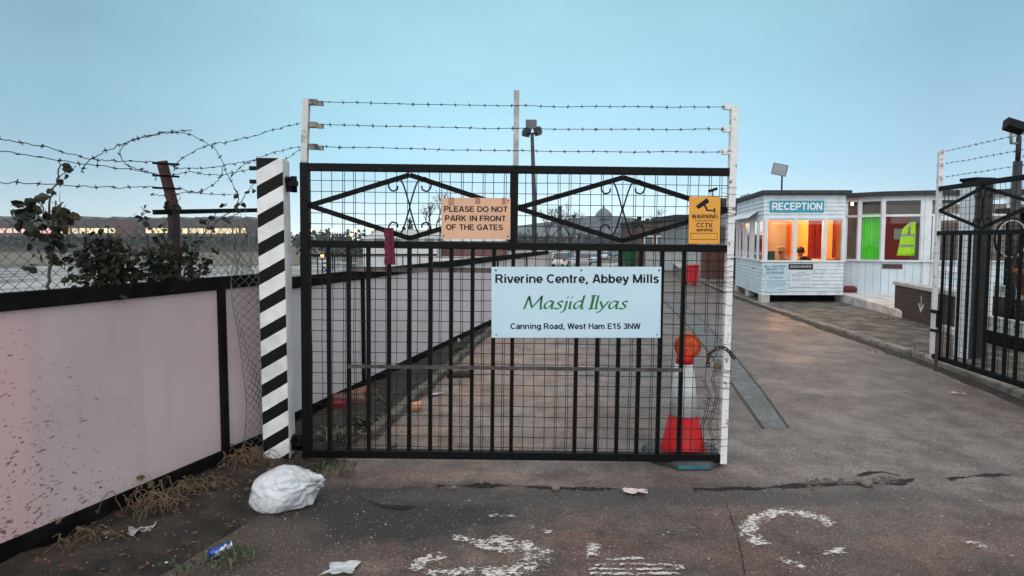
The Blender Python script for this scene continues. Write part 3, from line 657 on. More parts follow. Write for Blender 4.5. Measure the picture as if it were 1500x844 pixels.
# ------------------------------------------------------------------ striped gate post
def stripe_mat():
    m = bpy.data.materials.new('striped_post_paint'); m.use_nodes = True; t = m.node_tree; b = t.nodes['Principled BSDF']; L = t.links.new
    tc = N(t, 'ShaderNodeTexCoord'); sx = N(t, 'ShaderNodeSeparateXYZ'); L(tc.outputs['Object'], sx.inputs[0])
    nz = N(t, 'ShaderNodeTexNoise'); nz.inputs['Scale'].default_value = 25; L(tc.outputs['Object'], nz.inputs['Vector'])
    def M2(op, a, b_):
        n = N(t, 'ShaderNodeMath', operation=op)
        for i, q in ((0, a), (1, b_)):
            if isinstance(q, (int, float)): n.inputs[i].default_value = q
            else: L(q, n.inputs[i])
        return n.outputs[0]
    v = M2('SUBTRACT', sx.outputs['Z'], M2('MULTIPLY', sx.outputs['X'], .58))
    v = M2('ADD', v, M2('MULTIPLY', nz.outputs[0], .006))
    fr = M2('FRACT', M2('DIVIDE', M2('ADD', v, .018), .1935), 0)
    st = M2('LESS_THAN', fr, .46)
    geo = N(t, 'ShaderNodeNewGeometry'); vt = N(t, 'ShaderNodeVectorTransform', vector_type='NORMAL', convert_from='WORLD', convert_to='OBJECT'); L(geo.outputs['Normal'], vt.inputs[0])
    s2 = N(t, 'ShaderNodeSeparateXYZ'); L(vt.outputs[0], s2.inputs[0])
    st = M2('MULTIPLY', st, M2('LESS_THAN', s2.outputs['Y'], -.6))
    nc = N(t, 'ShaderNodeTexNoise'); nc.inputs['Scale'].default_value = 7; nc.inputs['Detail'].default_value = 8; L(tc.outputs['Object'], nc.inputs['Vector'])
    r = N(t, 'ShaderNodeValToRGB'); e = r.color_ramp.elements; e[0].position = .4; e[1].position = .72; e[0].color = (.78, .79, .78, 1); e[1].color = (.56, .54, .52, 1); L(nc.outputs[0], r.inputs[0])
    rd = N(t, 'ShaderNodeMapRange'); rd.inputs['From Min'].default_value = .20; rd.inputs['From Max'].default_value = .0; rd.inputs['To Max'].default_value = .65; L(sx.outputs['Z'], rd.inputs['Value'])
    x0 = N(t, 'ShaderNodeMix', data_type='RGBA'); L(M2('MULTIPLY', rd.outputs[0], M2('GREATER_THAN', nc.outputs[0], .42)), x0.inputs[0]); L(r.outputs[0], x0.inputs[6]); x0.inputs[7].default_value = (.42, .29, .24, 1)
    x = N(t, 'ShaderNodeMix', data_type='RGBA'); L(st, x.inputs[0]); L(x0.outputs[2], x.inputs[6]); x.inputs[7].default_value = (.004, .004, .0045, 1)
    L(x.outputs[2], b.inputs['Base Color']); b.inputs['Roughness'].default_value = .6; b.inputs['Specular IOR Level'].default_value = .18
    bp = N(t, 'ShaderNodeBump'); bp.inputs['Strength'].default_value = .2; L(nc.outputs[0], bp.inputs['Height']); L(bp.outputs[0], b.inputs['Normal'])
    return m
ptop = PZ(231, 3.95)
sp_ = thing('gate_post', 'white concrete gate post with black diagonal stripes', 'gate post', (PX(403, 3.98)-.02, 4.03, 0), R(7))
MB().box((-.088, -.088, -.05), (.088, .088, ptop)).build('post', stripe_mat(), sp_, bevel=.008)
for z in (ptop-.17, .16):
    b = MB(); b.box((.088, -.03, z-.05), (.112, .03, z+.05)); b.lathe([(.022, -.055), (.022, .055)], (.135, 0, z), 12); b.lathe([(.012, -.02), (.012, .02)], (.10, -.04, z+.03), 8, Matrix.Rotation(R(90), 3, 'X')); b.box((.10, -.045, z-.015), (.17, -.02, z+.02)); b.build('hinge', black, sp_)
for z in (ptop-.07, ptop-.16):
    MB().box((-.14, -.06, z-.012), (-.086, -.03, z+.014)).build('wire_bracket', black, sp_)

# ------------------------------------------------------------------ gate leaf builder
GW = 2.92
gx = lambda px: (px-447)/(1064-447)*GW
gz = lambda py: PZ(py, 4.0)-.10
def gate_leaf(name, label, loc, rotz, tilt, main=True):
    g = thing(name, label, 'gate', loc, rotz); g.rotation_euler = (0, tilt, rotz)
    ZT, ZM = 1.99, 1.467
    MB().box((-.03, -.028, -.03), (.028, .028, ZT+.028)).build('stile', black, g, bevel=.004)
    MB().box((.028, -.026, ZT-.026), (GW-.026, .026, ZT+.026)).build('rail', black, g, bevel=.004)
    MB().box((.028, -.024, ZM-.025), (GW-.026, .024, ZM+.025)).build('rail', black, g, bevel=.004)
    MB().box((.028, -.026, -.028), (GW-.026, .026, .028)).build('rail', black, g, bevel=.004)
    MB().box((gx(743), -.024, ZM+.025), (gx(755), .024, ZT-.026)).build('stile', black, g)
    b = MB()
    b.box((GW-.026, -.024, -.040), (GW+.022, .024, ZT+.44))
    b.build('stile', flaky, g, bevel=.004)
    # wire ties wound round the latch stile
    b = MB(); rnd = random.Random(3)
    for k in range(34):
        z = rnd.uniform(.05, 1.95); t_ = rnd.uniform(-.02, .02)
        b.tube([(GW-.06-rnd.random()*.05, -.03, z+rnd.uniform(-.03, .03)), (GW-.028, -.0285, z+t_*.4), (GW+.027, -.0285, z+t_), (GW+.0275, .026, z+t_*1.2)], .0015, 3, False)
    b.build('wire_tie', wire_m, g)
    xs = [480, 509, 538, 568, 598, 629, 659, 690, 721, 749, 843, 874, 905, 935, 966, 998] if main else [447+31*k for k in range(1, 20)]
    for px in xs: MB().box((gx(px)-.0135, -.010, .027), (gx(px)+.0135, .012, ZM-.024)).build('bar', black, g)
    # welded mesh
    b = MB(); rnd = random.Random(12); step = .0735
    x = .04
    while x < GW-.03:
        pts = []
        for k in range(19):
            z = .02+(ZT-.04)*k/18
            torn = main and x > GW-.17 and .18 < z < .72
            xx = x+noise.noise(Vector((x*7, z*2.2, 0)))*.006
            if torn: xx += noise.noise(Vector((x*5, z*6, 3)))*.06
            pts.append((xx, -.016+noise.noise(Vector((x*3, z*2, 5)))*.003-(.02 if torn else 0), z))
        if main and GW-.17 < x < GW-.09:
            b.tube(pts[:6], .0023, 4, False); b.tube(pts[8:], .0023, 4, False)
        else: b.tube(pts, .0023, 4, False)
        x += step
        if rnd.random() < .22: b.tube([(p[0]+.014, p[1]-.003, p[2]) for p in pts], .0021, 4, False)
    z = .06
    while z < ZT-.03:
        n = 26; xe = GW-.02
        if main and .22 < z < .66 and rnd.random() < .55: xe = GW-.1-rnd.random()*.09
        pts = [(.03+(xe-.03)*k/n, -.0205+noise.noise(Vector((k*.3, z*3, 9)))*.002, z+noise.noise(Vector((k*.35, z*4, 2)))*.005) for k in range(n+1)]
        b.tube(pts, .0023, 4, False); z += step
    if main:
        for k in range(9):
            a = Vector((GW-.03, -.03, rnd.uniform(.1, .7))); b.tube(spline([a, a+Vector((-.06, -.02, rnd.uniform(-.05, .05))), a+Vector((-.13, -.01, rnd.uniform(-.09, .09)))], 5), .0019, 4, False)
    b.build('wire_mesh', wire_m, g)
    # ornamental diamonds and scrolls
    z0 = (ZT+ZM)/2
    for xl, xr in ((gx(453), gx(743)), (gx(755), gx(1058))):
        xc = (xl+xr)/2; b = MB()
        A, B, C, D = (xl, 0, z0), (xc, 0, ZT-.045), (xr, 0, z0), (xc, 0, ZM+.045)
        for k, (p, q) in enumerate(((A, B), (B, C), (C, D), (D, A))):
            y = (-.002, .004, -.002, .004)[k]
            b.beam((p[0], y, p[2]), (q[0], y, q[2]), .014, .034)
        b.build('diamond', black, g)
        Q = [(0, 0), (-8, 25), (-14, 36), (-22, 39), (-29.5, 34), (-31, 26.6), (-26, 21), (-19, 23), (-18, 28)]
        for sx_ in (1, -1):
            b = MB()
            for sz_ in (1, -1):
                b.tube(spline([(xc+q[0]*sx_*.0047, .010*sx_, z0+q[1]*sz_*.0051) for q in Q], 5), .0055, 6)
            b.build('scroll', black, g)
    # upright extensions carrying barbed wire
    b = MB(); b.beam((-.005, 0, ZT+.029), (.012, 0, ZT+.455), .042, .042, (0, 1, 0)); b.build('extension_post', mat('worn_grey_paint', (.55, .55, .54), (.30, .26, .23), 18, .6, lo=.55, hi=.68), g)
    MB().box((gx(747), -.018, ZT+.027), (gx(755), .018, ZT+.53)).build('extension_post', galv, g)
    for i, (zl, zr) in enumerate(((2.427, 2.425), (2.275, 2.275), (2.128, 2.123))):
        b = MB(); b.box((.03, -.02, zl-.018), (.085, .02, zl+.018)); b.box((.085, -.012, zl-.022), (.125, .012, zl+.008)); b.build('wire_bracket', mat('bracket_grey', (.24, .23, .21), (.05, .045, .04), 22, .6), g)
        MB().box((GW-.075, -.014, zr-.014), (GW-.027, .014, zr+.020)).build('wire_bracket', flaky, g)
        b = MB(); n = 22
        barbed(b, [(.12+(GW-.19)*k/n, -.022+noise.noise(Vector((k*.6, i, 0)))*.006, zl+(zr-zl)*k/n+noise.noise(Vector((k*.5, i*3, 1)))*.008-.012*math.sin(math.pi*k/n)) for k in range(n+1)], seed=40+i)
        b.build('barbed_wire', barb_m, g)
    return g
g1 = gate_leaf('gate', 'closed black mesh gate leaf carrying the three signs', (-1.437, 4.0, .10), 0, .012)
batten_m = mat('weathered_batten', (.16, .135, .12), (.07, .06, .055), 16, .8, bump=.3)
MB().box((gx(505), .0125, gz(397)), (gx(960), .0265, gz(390))).build('batten', batten_m, g1)
MB().box((gx(509), -.036, gz(539)+.010), (gx(998), -.024, gz(534)+.010)).build('batten', mat('grey_batten', (.075, .065, .06), (.03, .027, .025), 22, .8, bump=.3), g1)
rg = math.atan2(3.0, .31)
g2 = gate_leaf('gate', 'black mesh gate leaf swung open along the right pavement', (4.75, 4.0, .20), rg, 0, False)
b = MB(); b.box((GW-.02, .027, .52), (GW-.16, .055, .56)); b.box((GW-.16, .027, .36), (GW-.125, .05, .56)); b.box((GW-.02, .028, .30), (GW-.17, .05, .33)); b.build('bolt', black, g2)
MB().box((GW-.16, .03, -.16), (GW-.13, .05, .34)).build('drop_bolt', rust, g2)

# ------------------------------------------------------------------ lettering
GA = lambda cx, cy, rx_, ry_, a0, a1: [(cx+rx_*math.cos(R(a0+(a1-a0)*k/14)), cy+ry_*math.sin(R(a0+(a1-a0)*k/14))) for k in range(15)]
SX = .74                                               # x-height
FONT = {
 'A': (.78, [[(.08, 0), (.36, 1)], [(.70, 0), (.42, 1)], [(.20, .29), (.58, .29)]]),
 'B': (.74, [[(.09, 0), (.09, 1)], [(.09, .925), (.42, .925)]+GA(.42, .735, .17, .19, 90, -90)+[(.09, .545)], [(.43, .545)]+GA(.43, .31, .2, .235, 90, -90)+[(.09, .075)]]),
 'C': (.76, [GA(.40, .5, .32, .43, 42, 318)]),
 'D': (.76, [[(.09, 0), (.09, 1)], [(.09, .925), (.32, .925)]+GA(.34, .5, .32, .425, 90, -90)+[(.09, .075)]]),
 'E': (.68, [[(.09, 0), (.09, 1)], [(.09, .925), (.62, .925)], [(.09, .52), (.58, .52)], [(.09, .075), (.63, .075)]]),
 'F': (.63, [[(.09, 0), (.09, 1)], [(.09, .925), (.60, .925)], [(.09, .50), (.53, .50)]]),
 'G': (.82, [GA(.41, .5, .33, .43, 45, 330)+[(.68, .42), (.68, .44), (.45, .44)]]),
 'H': (.76, [[(.09, 0), (.09, 1)], [(.65, 0), (.65, 1)], [(.09, .53), (.65, .53)]]),
 'I': (.32, [[(.16, 0), (.16, 1)]]),
 'J': (.60, [[(.46, 1), (.46, .3)]+GA(.26, .28, .2, .21, 0, -180)]),
 'K': (.76, [[(.09, 0), (.09, 1)], [(.60, 1), (.11, .42)], [(.30, .60), (.66, 0)]]),
 'L': (.62, [[(.09, 0), (.09, 1)], [(.09, .075), (.60, .075)]]),
 'M': (.90, [[(.09, 0), (.09, 1)], [(.80, 0), (.80, 1)], [(.10, .98), (.43, .04)], [(.79, .98), (.46, .04)]]),
 'N': (.77, [[(.09, 0), (.09, 1)], [(.67, 0), (.67, 1)], [(.10, .97), (.66, .03)]]),
 'O': (.83, [GA(.41, .5, .335, .43, 0, 360)]),
 'P': (.70, [[(.09, 0), (.09, 1)], [(.09, .925), (.38, .925)]+GA(.40, .68, .2, .245, 90, -90)+[(.09, .435)]]),
 'Q': (.83, [GA(.41, .5, .335, .43, 0, 360), [(.48, .26), (.76, .0)]]),
 'R': (.76, [[(.09, 0), (.09, 1)], [(.09, .925), (.42, .925)]+GA(.44, .695, .19, .23, 90, -90)+[(.09, .465)], [(.42, .465), (.68, 0)]]),
 'S': (.70, [GA(.35, .715, .235, .21, 20, 180)[:]+[(.13, .62), (.24, .545), (.46, .475), (.58, .40)]+GA(.34, .285, .255, .21, 18, -165)]),
 'T': (.66, [[(.33, 0), (.33, 1)], [(.02, .925), (.64, .925)]]),
 'U': (.76, [[(.09, 1), (.09, .36)]+GA(.375, .36, .285, .29, 180, 360)+[(.66, 1)]]),
 'V': (.72, [[(.05, 1), (.33, .0)], [(.67, 1), (.39, .0)]]),
 'W': (1.0, [[(.05, 1), (.25, 0)], [(.27, 0), (.48, 1)], [(.95, 1), (.75, 0)], [(.73, 0), (.52, 1)]]),
 'Y': (.72, [[(.04, 1), (.36, .42)], [(.68, 1), (.36, .42)], [(.36, .46), (.36, 0)]]),
 'a': (.60, [GA(.30, .54, .20, .15, 165, 0)+[(.50, .12), (.55, .0)], [(.50, .44), (.28, .40)]+GA(.24, .20, .155, .15, 90, 270)+[(.36, .08), (.50, .20)]]),
 'b': (.65, [[(.09, 0), (.09, 1)], GA(.33, .37, .225, .31, 180, -180)]),
 'c': (.58, [GA(.31, .37, .225, .31, 45, 315)]),
 'd': (.65, [[(.56, 0), (.56, 1)], GA(.32, .37, .225, .31, 0, 360)]),
 'e': (.61, [[(.10, .345), (.535, .345)]+GA(.31, .37, .225, .31, 0, 318)]),
 'f': (.36, [[(.15, 0), (.15, .80)]+GA(.29, .80, .14, .13, 180, 90)+[(.35, .93)], [(.02, .67), (.34, .67)]]),
 'g': (.65, [[(.56, .74), (.56, -.04)]+GA(.32, -.02, .24, .19, 0, -150), GA(.32, .38, .225, .30, 0, 360)]),
 'h': (.64, [[(.09, 0), (.09, 1)], GA(.32, .46, .22, .22, 180, 0)+[(.54, 0)]]),
 'i': (.28, [[(.14, 0), (.14, .74)], [(.14, .86), (.14, 1.0)]]),
 'j': (.28, [[(.14, .74), (.14, -.10)]+GA(.05, -.10, .09, .11, 0, -90), [(.14, .86), (.14, 1.0)]]),
 'l': (.28, [[(.14, 0), (.14, 1)]]),
 'm': (.95, [[(.09, 0), (.09, .74)], GA(.28, .48, .185, .19, 180, 0)+[(.465, 0)], GA(.65, .48, .185, .19, 180, 0)+[(.835, 0)]]),
 'n': (.64, [[(.09, 0), (.09, .74)], GA(.32, .46, .22, .22, 180, 0)+[(.54, 0)]]),
 'o': (.64, [GA(.32, .37, .235, .31, 0, 360)]),
 'p': (.65, [[(.09, -.26), (.09, .74)], GA(.33, .37, .225, .31, 180, -180)]),
 'r': (.42, [[(.09, 0), (.09, .74)], GA(.30, .42, .21, .26, 180, 80)]),
 's': (.57, [GA(.28, .54, .175, .14, 20, 180)+[(.12, .48), (.24, .40), (.38, .35), (.46, .28)]+GA(.28, .21, .19, .15, 15, -165)]),
 't': (.36, [[(.15, .95), (.15, .18)]+GA(.26, .18, .11, .11, 180, 285), [(.02, .67), (.33, .67)]]),
 'u': (.64, [[(.55, 0), (.55, .74)], [(.09, .74), (.09, .28)]+GA(.32, .28, .23, .22, 180, 360)]),
 'v': (.58, [[(.05, .74), (.27, 0)], [(.53, .74), (.31, 0)]]),
 'w': (.82, [[(.04, .74), (.20, 0)], [(.22, 0), (.39, .74)], [(.78, .74), (.62, 0)], [(.60, 0), (.43, .74)]]),
 'y': (.58, [[(.05, .74), (.29, .02)], [(.53, .74), (.27, -.10), (.18, -.19), (.06, -.19)]]),
 '1': (.58, [[(.34, 0), (.34, 1)], [(.34, .95), (.10, .72)]]),
 '3': (.60, [GA(.29, .72, .19, .20, 165, -80)+[(.24, .53)], [(.24, .54)]+GA(.29, .29, .215, .22, 80, -165)]),
 '5': (.60, [[(.50, .925), (.17, .925), (.12, .50)]+GA(.29, .31, .215, .235, 125, -160)]),
 ',': (.28, [[(.14, .14), (.14, 0), (.08, -.18)]]), ' ': (.30, [])}
LK = [0]
def ribbon(b, pts, w, f):
    P2 = [Vector(p) for i, p in enumerate(pts) if i == 0 or (Vector(p)-Vector(pts[i-1])).length > 1e-4]; n = len(P2); vs = []
    closed = n > 3 and (P2[0]-P2[-1]).length < 1e-3
    for i, p in enumerate(P2):
        a = P2[i]-P2[i-1] if i else (P2[-1]-P2[-2] if closed else P2[1]-P2[0]); c = P2[i+1]-P2[i] if i < n-1 else (P2[1]-P2[0] if closed else P2[-1]-P2[-2])
        a = a.normalized(); c = c.normalized(); na = Vector((-a.y, a.x)); nc = Vector((-c.y, c.x)); m_ = (na+nc)
        if m_.length < 1e-4: m_ = na
        m_.normalize(); k = 1/max(.55, m_.dot(na)); vs += [p+m_*w/2*k, p-m_*w/2*k]
    LK[0] = (LK[0]+1) % 7
    b.add([f(v, LK[0]) for v in vs], [(2*i, 2*i+1, 2*i+3, 2*i+2) for i in range(n-1)])
def letters(b, s, x0, x1, zb, cap, y, bold=.0, shear=0, wt=.185, gap=.05):   # bold grotesque text between x0 and x1
    tot = sum(FONT[c][0]+gap for c in s)-gap-.10; k = (x1-x0)/tot; ox = -.05
    for c in s:
        adv, st = FONT[c]
        for q in st:
            ribbon(b, q, wt, lambda v, l: (x0+(ox+v.x)*k, y-l*.00003, zb+v.y*cap))
        ox += adv+gap
def on_gate(label, px0, px1, py0, py1, yoff, name='sign', cat='sign', w=None):
    a = P(px0, py1, 4.0+yoff); c = P(px1, py0, 4.0+yoff); t = thing(name, label, cat, ((a.x+c.x)/2, 4.0+yoff, a.z))
    return t, c.x-a.x, c.z-a.z
# main sign
t, w, h = on_gate('large white sign reading Riverine Centre, Abbey Mills, bolted to the closed gate', 720, 969, 391, 495, -.034)
MB().box((-w/2, 0, 0), (w/2, .005, h)).build('board', whiteb, t, bevel=.0015)
def sx_(px): return (px-844.5)/249*w
def sz_(py): return (495-py)/104*h
b = MB(); letters(b, 'Riverine Centre, Abbey Mills', sx_(726.5), sx_(965), sz_(414.5), h*12.6/104, -.0006, .018)
b.build('lettering', ink, t)
b = MB(); letters(b, 'Canning Road, West Ham E15 3NW', sx_(748.5), sx_(938.5), sz_(482), h*8.4/104, -.0006, .014); b.build('lettering', ink, t)
NIBA = R(38); KN = [0]
def nib(b, pts, wd, y, ox, oz, sc):
    ps = spline([(p[0]+.16*p[1], p[1], 0) for p in pts], 7); dv = Vector((math.cos(NIBA), math.sin(NIBA), 0))*wd/2; ev = Vector((-math.sin(NIBA), math.cos(NIBA), 0))*wd*.17
    f = lambda q: Vector((ox+q.x*sc, y-KN[0]*2e-6, oz+q.y*h*19.5/104))
    for p, q in zip(ps[:-1], ps[1:]):
        for d1, d2 in ((dv, ev),):
            KN[0] += 1; hull = [p-d1-d2, p+d1-d2, p+d1+d2, p-d1+d2]
            pts8 = [p+s1*d1+s2*d2 for s1 in (-1, 1) for s2 in (-1, 1)]+[q+s1*d1+s2*d2 for s1 in (-1, 1) for s2 in (-1, 1)]
            c = sum(pts8, Vector())/8
            # convex hull in 2D
            P2 = sorted({(round(v.x, 6), round(v.y, 6)) for v in pts8})
            def half(P_):
                r = []
                for v in P_:
                    while len(r) > 1 and (r[-1][0]-r[-2][0])*(v[1]-r[-2][1])-(r[-1][1]-r[-2][1])*(v[0]-r[-2][0]) <= 0: r.pop()
                    r.append(v)
                return r
            hl = half(P2); hu = half(P2[::-1]); hull = hl[:-1]+hu[:-1]
            b.add([f(Vector((v[0], v[1], 0))) for v in hull], [tuple(range(len(hull)))])
A_ = [[(.44, .50), (.30, .60), (.12, .50), (.03, .25), (.10, .04), (.24, .08), (.40, .35), (.46, .55)], [(.46, .56), (.43, .25), (.46, .02), (.54, .06)]]
S_ = [[(.36, .52), (.24, .58), (.12, .48), (.18, .34), (.30, .24), (.28, .08), (.14, .01), (.02, .07)]]
GL = {'M': ([[(0, 0), (.06, .5), (.12, .96)], [(.12, .96), (.26, .5), (.40, .10)], [(.40, .10), (.62, .55), (.80, .98)], [(.80, .98), (.82, .5), (.88, .02), (.96, .06)]], 1.02),
      'a': (A_, .60), 's': (S_, .44),
      'j': ([[(.12, .58), (.12, .2), (.08, -.15), (-.06, -.24)], [(.12, .86), (.14, .90)]], .26),
      'i': ([[(.08, .56), (.08, .25), (.09, .03), (.17, .06)], [(.10, .86), (.12, .90)]], .27),
      'd': ([[(.44, .50), (.30, .60), (.12, .50), (.03, .25), (.10, .04), (.24, .08), (.40, .35)], [(.46, 1.0), (.44, .5), (.46, .02), (.54, .06)]], .80),
      'I': ([[(.10, .0), (.10, .5), (.10, 1.0)], [(.13, .0), (.13, 1.0)], [(0, .0), (.23, .02)], [(.0, .98), (.23, 1.0)]], .30),
      'l': ([[(.06, 1.0), (.06, .4), (.08, .02), (.14, .04)]], .24),
      'y': ([[(.0, .56), (.10, .3), (.20, .08)], [(.42, .58), (.26, .2), (.06, -.20), (-.06, -.24)]], .48)}
ox = 0; b = MB(); tot = 0
for ch in 'Masjid Ilyas': tot += GL[ch][1] if ch != ' ' else .05
scx = (sx_(921)-sx_(768))/(tot+.05); ox = sx_(768)
for ch in 'Masjid Ilyas':
    if ch == ' ': ox += .05*scx; continue
    st, adv = GL[ch]
    for s in st: nib(b, s, .112, -.0007, ox, sz_(452.5), scx)
    ox += adv*scx
gm = bpy.data.materials.new('green_gradient_print'); gm.use_nodes = True; t_ = gm.node_tree; bb = t_.nodes['Principled BSDF']
q1 = N(t_, 'ShaderNodeTexCoord'); q2 = N(t_, 'ShaderNodeSeparateXYZ'); q3 = N(t_, 'ShaderNodeMapRange'); q3.inputs['From Min'].default_value = sz_(448); q3.inputs['From Max'].default_value = sz_(434)
q5 = N(t_, 'ShaderNodeMapRange'); q5.inputs['From Min'].default_value = sx_(835); q5.inputs['From Max'].default_value = sx_(875); q5.inputs['To Min'].default_value = 1; q5.inputs['To Max'].default_value = .15
q6 = N(t_, 'ShaderNodeMath', operation='MULTIPLY')
q4 = N(t_, 'ShaderNodeValToRGB'); q4.color_ramp.elements[0].color = (.008, .15, .02, 1); q4.color_ramp.elements[1].color = (.004, .012, .012, 1)
t_.links.new(q1.outputs['Object'], q2.inputs[0]); t_.links.new(q2.outputs['Z'], q3.inputs['Value']); t_.links.new(q2.outputs['X'], q5.inputs['Value'])
t_.links.new(q3.outputs[0], q6.inputs[0]); t_.links.new(q5.outputs[0], q6.inputs[1]); t_.links.new(q6.outputs[0], q4.inputs[0]); t_.links.new(q4.outputs[0], bb.inputs['Base Color'])
b.build('lettering', gm, t)
for px, py in ((726.5, 396), (851.5, 396), (965.5, 396), (727, 490), (964, 490)):
    if py > 400 and px > 0: pass
    c = (sx_(px), 0, sz_(py)); MB().lathe([(.0065, 0), (.006, .003), (.003, .0045)], c, 10, Matrix.Rotation(R(90), 3, 'X')).build('bolt', ink if py < 400 else galv, t)
# parking notice
t, w, h = on_gate('peach notice reading PLEASE DO NOT PARK IN FRONT OF THE GATES', 646.5, 747.5, 290, 350.5, -.044)
t.rotation_euler = (0, .006, 0)
MB().box((-w/2, 0, 0), (w/2, .004, h)).build('board', mat('faded_peach_board', (.70, .40, .24), (.55, .36, .27), 7, .55, lo=.40, hi=.75, detail=8), t)
b = MB(); X = lambda px: (px-697)/101*w; Z = lambda py: (350.5-py)/60.5*h
letters(b, 'PLEASE DO NOT', X(651), X(743), Z(310.5), h*8.2/60.5, -.0006, .028)
letters(b, 'PARK IN FRONT', X(652.5), X(740.5), Z(324), h*8.2/60.5, -.0006, .028)
letters(b, 'OF THE GATES', X(654), X(736.5), Z(337), h*8.2/60.5, -.0006, .028)
b.build('lettering', ink, t)
tape = mat('brown_tape', (.30, .14, .08), (.42, .22, .13), 20, .35)
for px, ww, hh in ((661, 8, 11), (699.5, 7, 9), (738, 6, 9)):
    MB().box((X(px-ww/2), -.0015, Z(290+hh)), (X(px+ww/2), -.0003, h+.002)).build('tape', tape, t)
for px, py in ((650, 346), (744, 346.5), (744, 294)):
    MB().lathe([(.006, 0), (.004, .003)], (X(px), 0, Z(py)), 8, Matrix.Rotation(R(90), 3, 'X')).build('screw', rust, t)
# CCTV notice
t, w, h = on_gate('orange notice reading WARNING CCTV operating with a camera symbol', 1008.5, 1055.5, 288, 357, -.044)
MB().box((-w/2, 0, 0), (w/2, .004, h)).build('board', mat('orange_board', (.72, .33, .035), (.50, .26, .07), 6, .5, lo=.5, hi=.8, detail=8), t)
b = MB(); X = lambda px: (px-1032)/47*w; Z = lambda py: (357-py)/69*h; y = -.0006
pl = lambda pts, yy: b.add([(X(p[0]), yy, Z(p[1])) for p in pts], [tuple(range(len(pts)))])
pl([(1018.5, 302), (1035, 290), (1039, 296), (1022.5, 306.5)], y); pl([(1030.5, 301), (1032.8, 299.5), (1037, 307), (1035, 309.5)], y); pl([(1035, 307.3), (1046, 307.3), (1046, 309.3), (1035, 309.5)], y-.0001); pl([(1046, 304.5), (1048, 304.5), (1048, 312), (1046, 312)], y)
letters(b, 'WARNING', X(1013), X(1052), Z(320), h*5.8/69, y, .03); letters(b, 'for safety and security', X(1018), X(1047), Z(323.8), h*1.7/69, y)
letters(b, 'CCTV', X(1020.5), X(1043.5), Z(333), h*6.6/69, y, .028); letters(b, 'operating', X(1020), X(1044), Z(338.8), h*4.6/69, y, .02)
for q in ([(1011.5, 341.5), (1052, 341.5), (1052, 342.2), (1011.5, 342.2)], [(1011.5, 350.3), (1052, 350.3), (1052, 351), (1011.5, 351)], [(1011.5, 342.2), (1012.1, 342.2), (1012.1, 350.3), (1011.5, 350.3)], [(1051.4, 342.2), (1052, 342.2), (1052, 350.3), (1051.4, 350.3)]): pl(q, y)
b.build('lettering', ink, t)

# cloth strap on the mid rail
a = P(570, 388, 3.94); t = thing('cloth_strap', 'purple cloth strap hanging over the gate rail', 'strap', (a.x, 3.955, a.z))
b = MB(); pts = []; n = 16
top_ = P(570, 334, 3.95).z-a.z
for k in range(n+1):
    z = top_*k/n; wv = math.sin(k*1.9)*.003
    wd = .037-.006*k/n
    pts.append([(-wd-.004*math.sin(k)+.006*(1-k/n), -.012+wv, z), (-.01, -.020+wv, z), (.012, -.014-wv, z), (wd+.006*(1-k/n), -.017+wv, z)])
for k in range(n):
    for j in range(3): b.add([pts[k][j], pts[k][j+1], pts[k+1][j+1], pts[k+1][j]], [(0,1,2,3)], True)
ob = b.build('cloth', mat('purple_cloth', (.15, .008, .035), (.09, .006, .024), 14, .75, bump=.4), t, fixn=False)
ob.modifiers.new('thick', 'SOLIDIFY').thickness = .006

# chain and padlock on the latch stile
c0 = P(1064, 520, 3.95)
ch = thing('chain', 'rusty chain looped round the white latch stile', 'chain', c0); b = MB()
path = spline([(-.128, -.01, -.075), (-.128, -.02, .0), (-.085, -.03, .045), (-.04, -.03, .055), (.0, -.035, .035), (.045, -.02, -.02)], 6)
L_ = sum((q-p).length for p, q in zip(path[:-1], path[1:])); nl = int(L_/.026)
def at_len(s):
    for p, q in zip(path[:-1], path[1:]):
        l = (q-p).length
        if s <= l: return p+(q-p)*(s/l), (q-p).normalized()
        s -= l
    return path[-1], (path[-1]-path[-2]).normalized()
for k in range(nl):
    c, d = at_len((k+.5)*L_/nl); u = d.orthogonal().normalized(); v = d.cross(u)
    sd_ = u if k % 2 else v
    b.tube([c+d*(.019*math.cos(i*.628))+sd_*(.012*math.sin(i*.628)) for i in range(11)], .0058, 5, False)
b.build('links', mat('rusty_chain', (.075, .045, .032), (.035, .022, .018), 30, .6, metal=.4), ch)
p0 = P(1051, 541, 3.93)
pk_ = thing('padlock', 'brass padlock hanging from the rusty chain', 'padlock', p0)
MB().box((-.024, -.011, 0), (.024, .011, .042)).build('body', mat('tarnished_brass', (.16, .12, .065), (.09, .07, .045), 25, .45, metal=.7), pk_, bevel=.004)
MB().tube([(-.015, 0, .036), (-.015, 0, .062), (-.009, 0, .075), (0, 0, .079), (.009, 0, .075), (.015, 0, .062), (.015, 0, .036)], .0045, 7).build('shackle', galv, pk_)

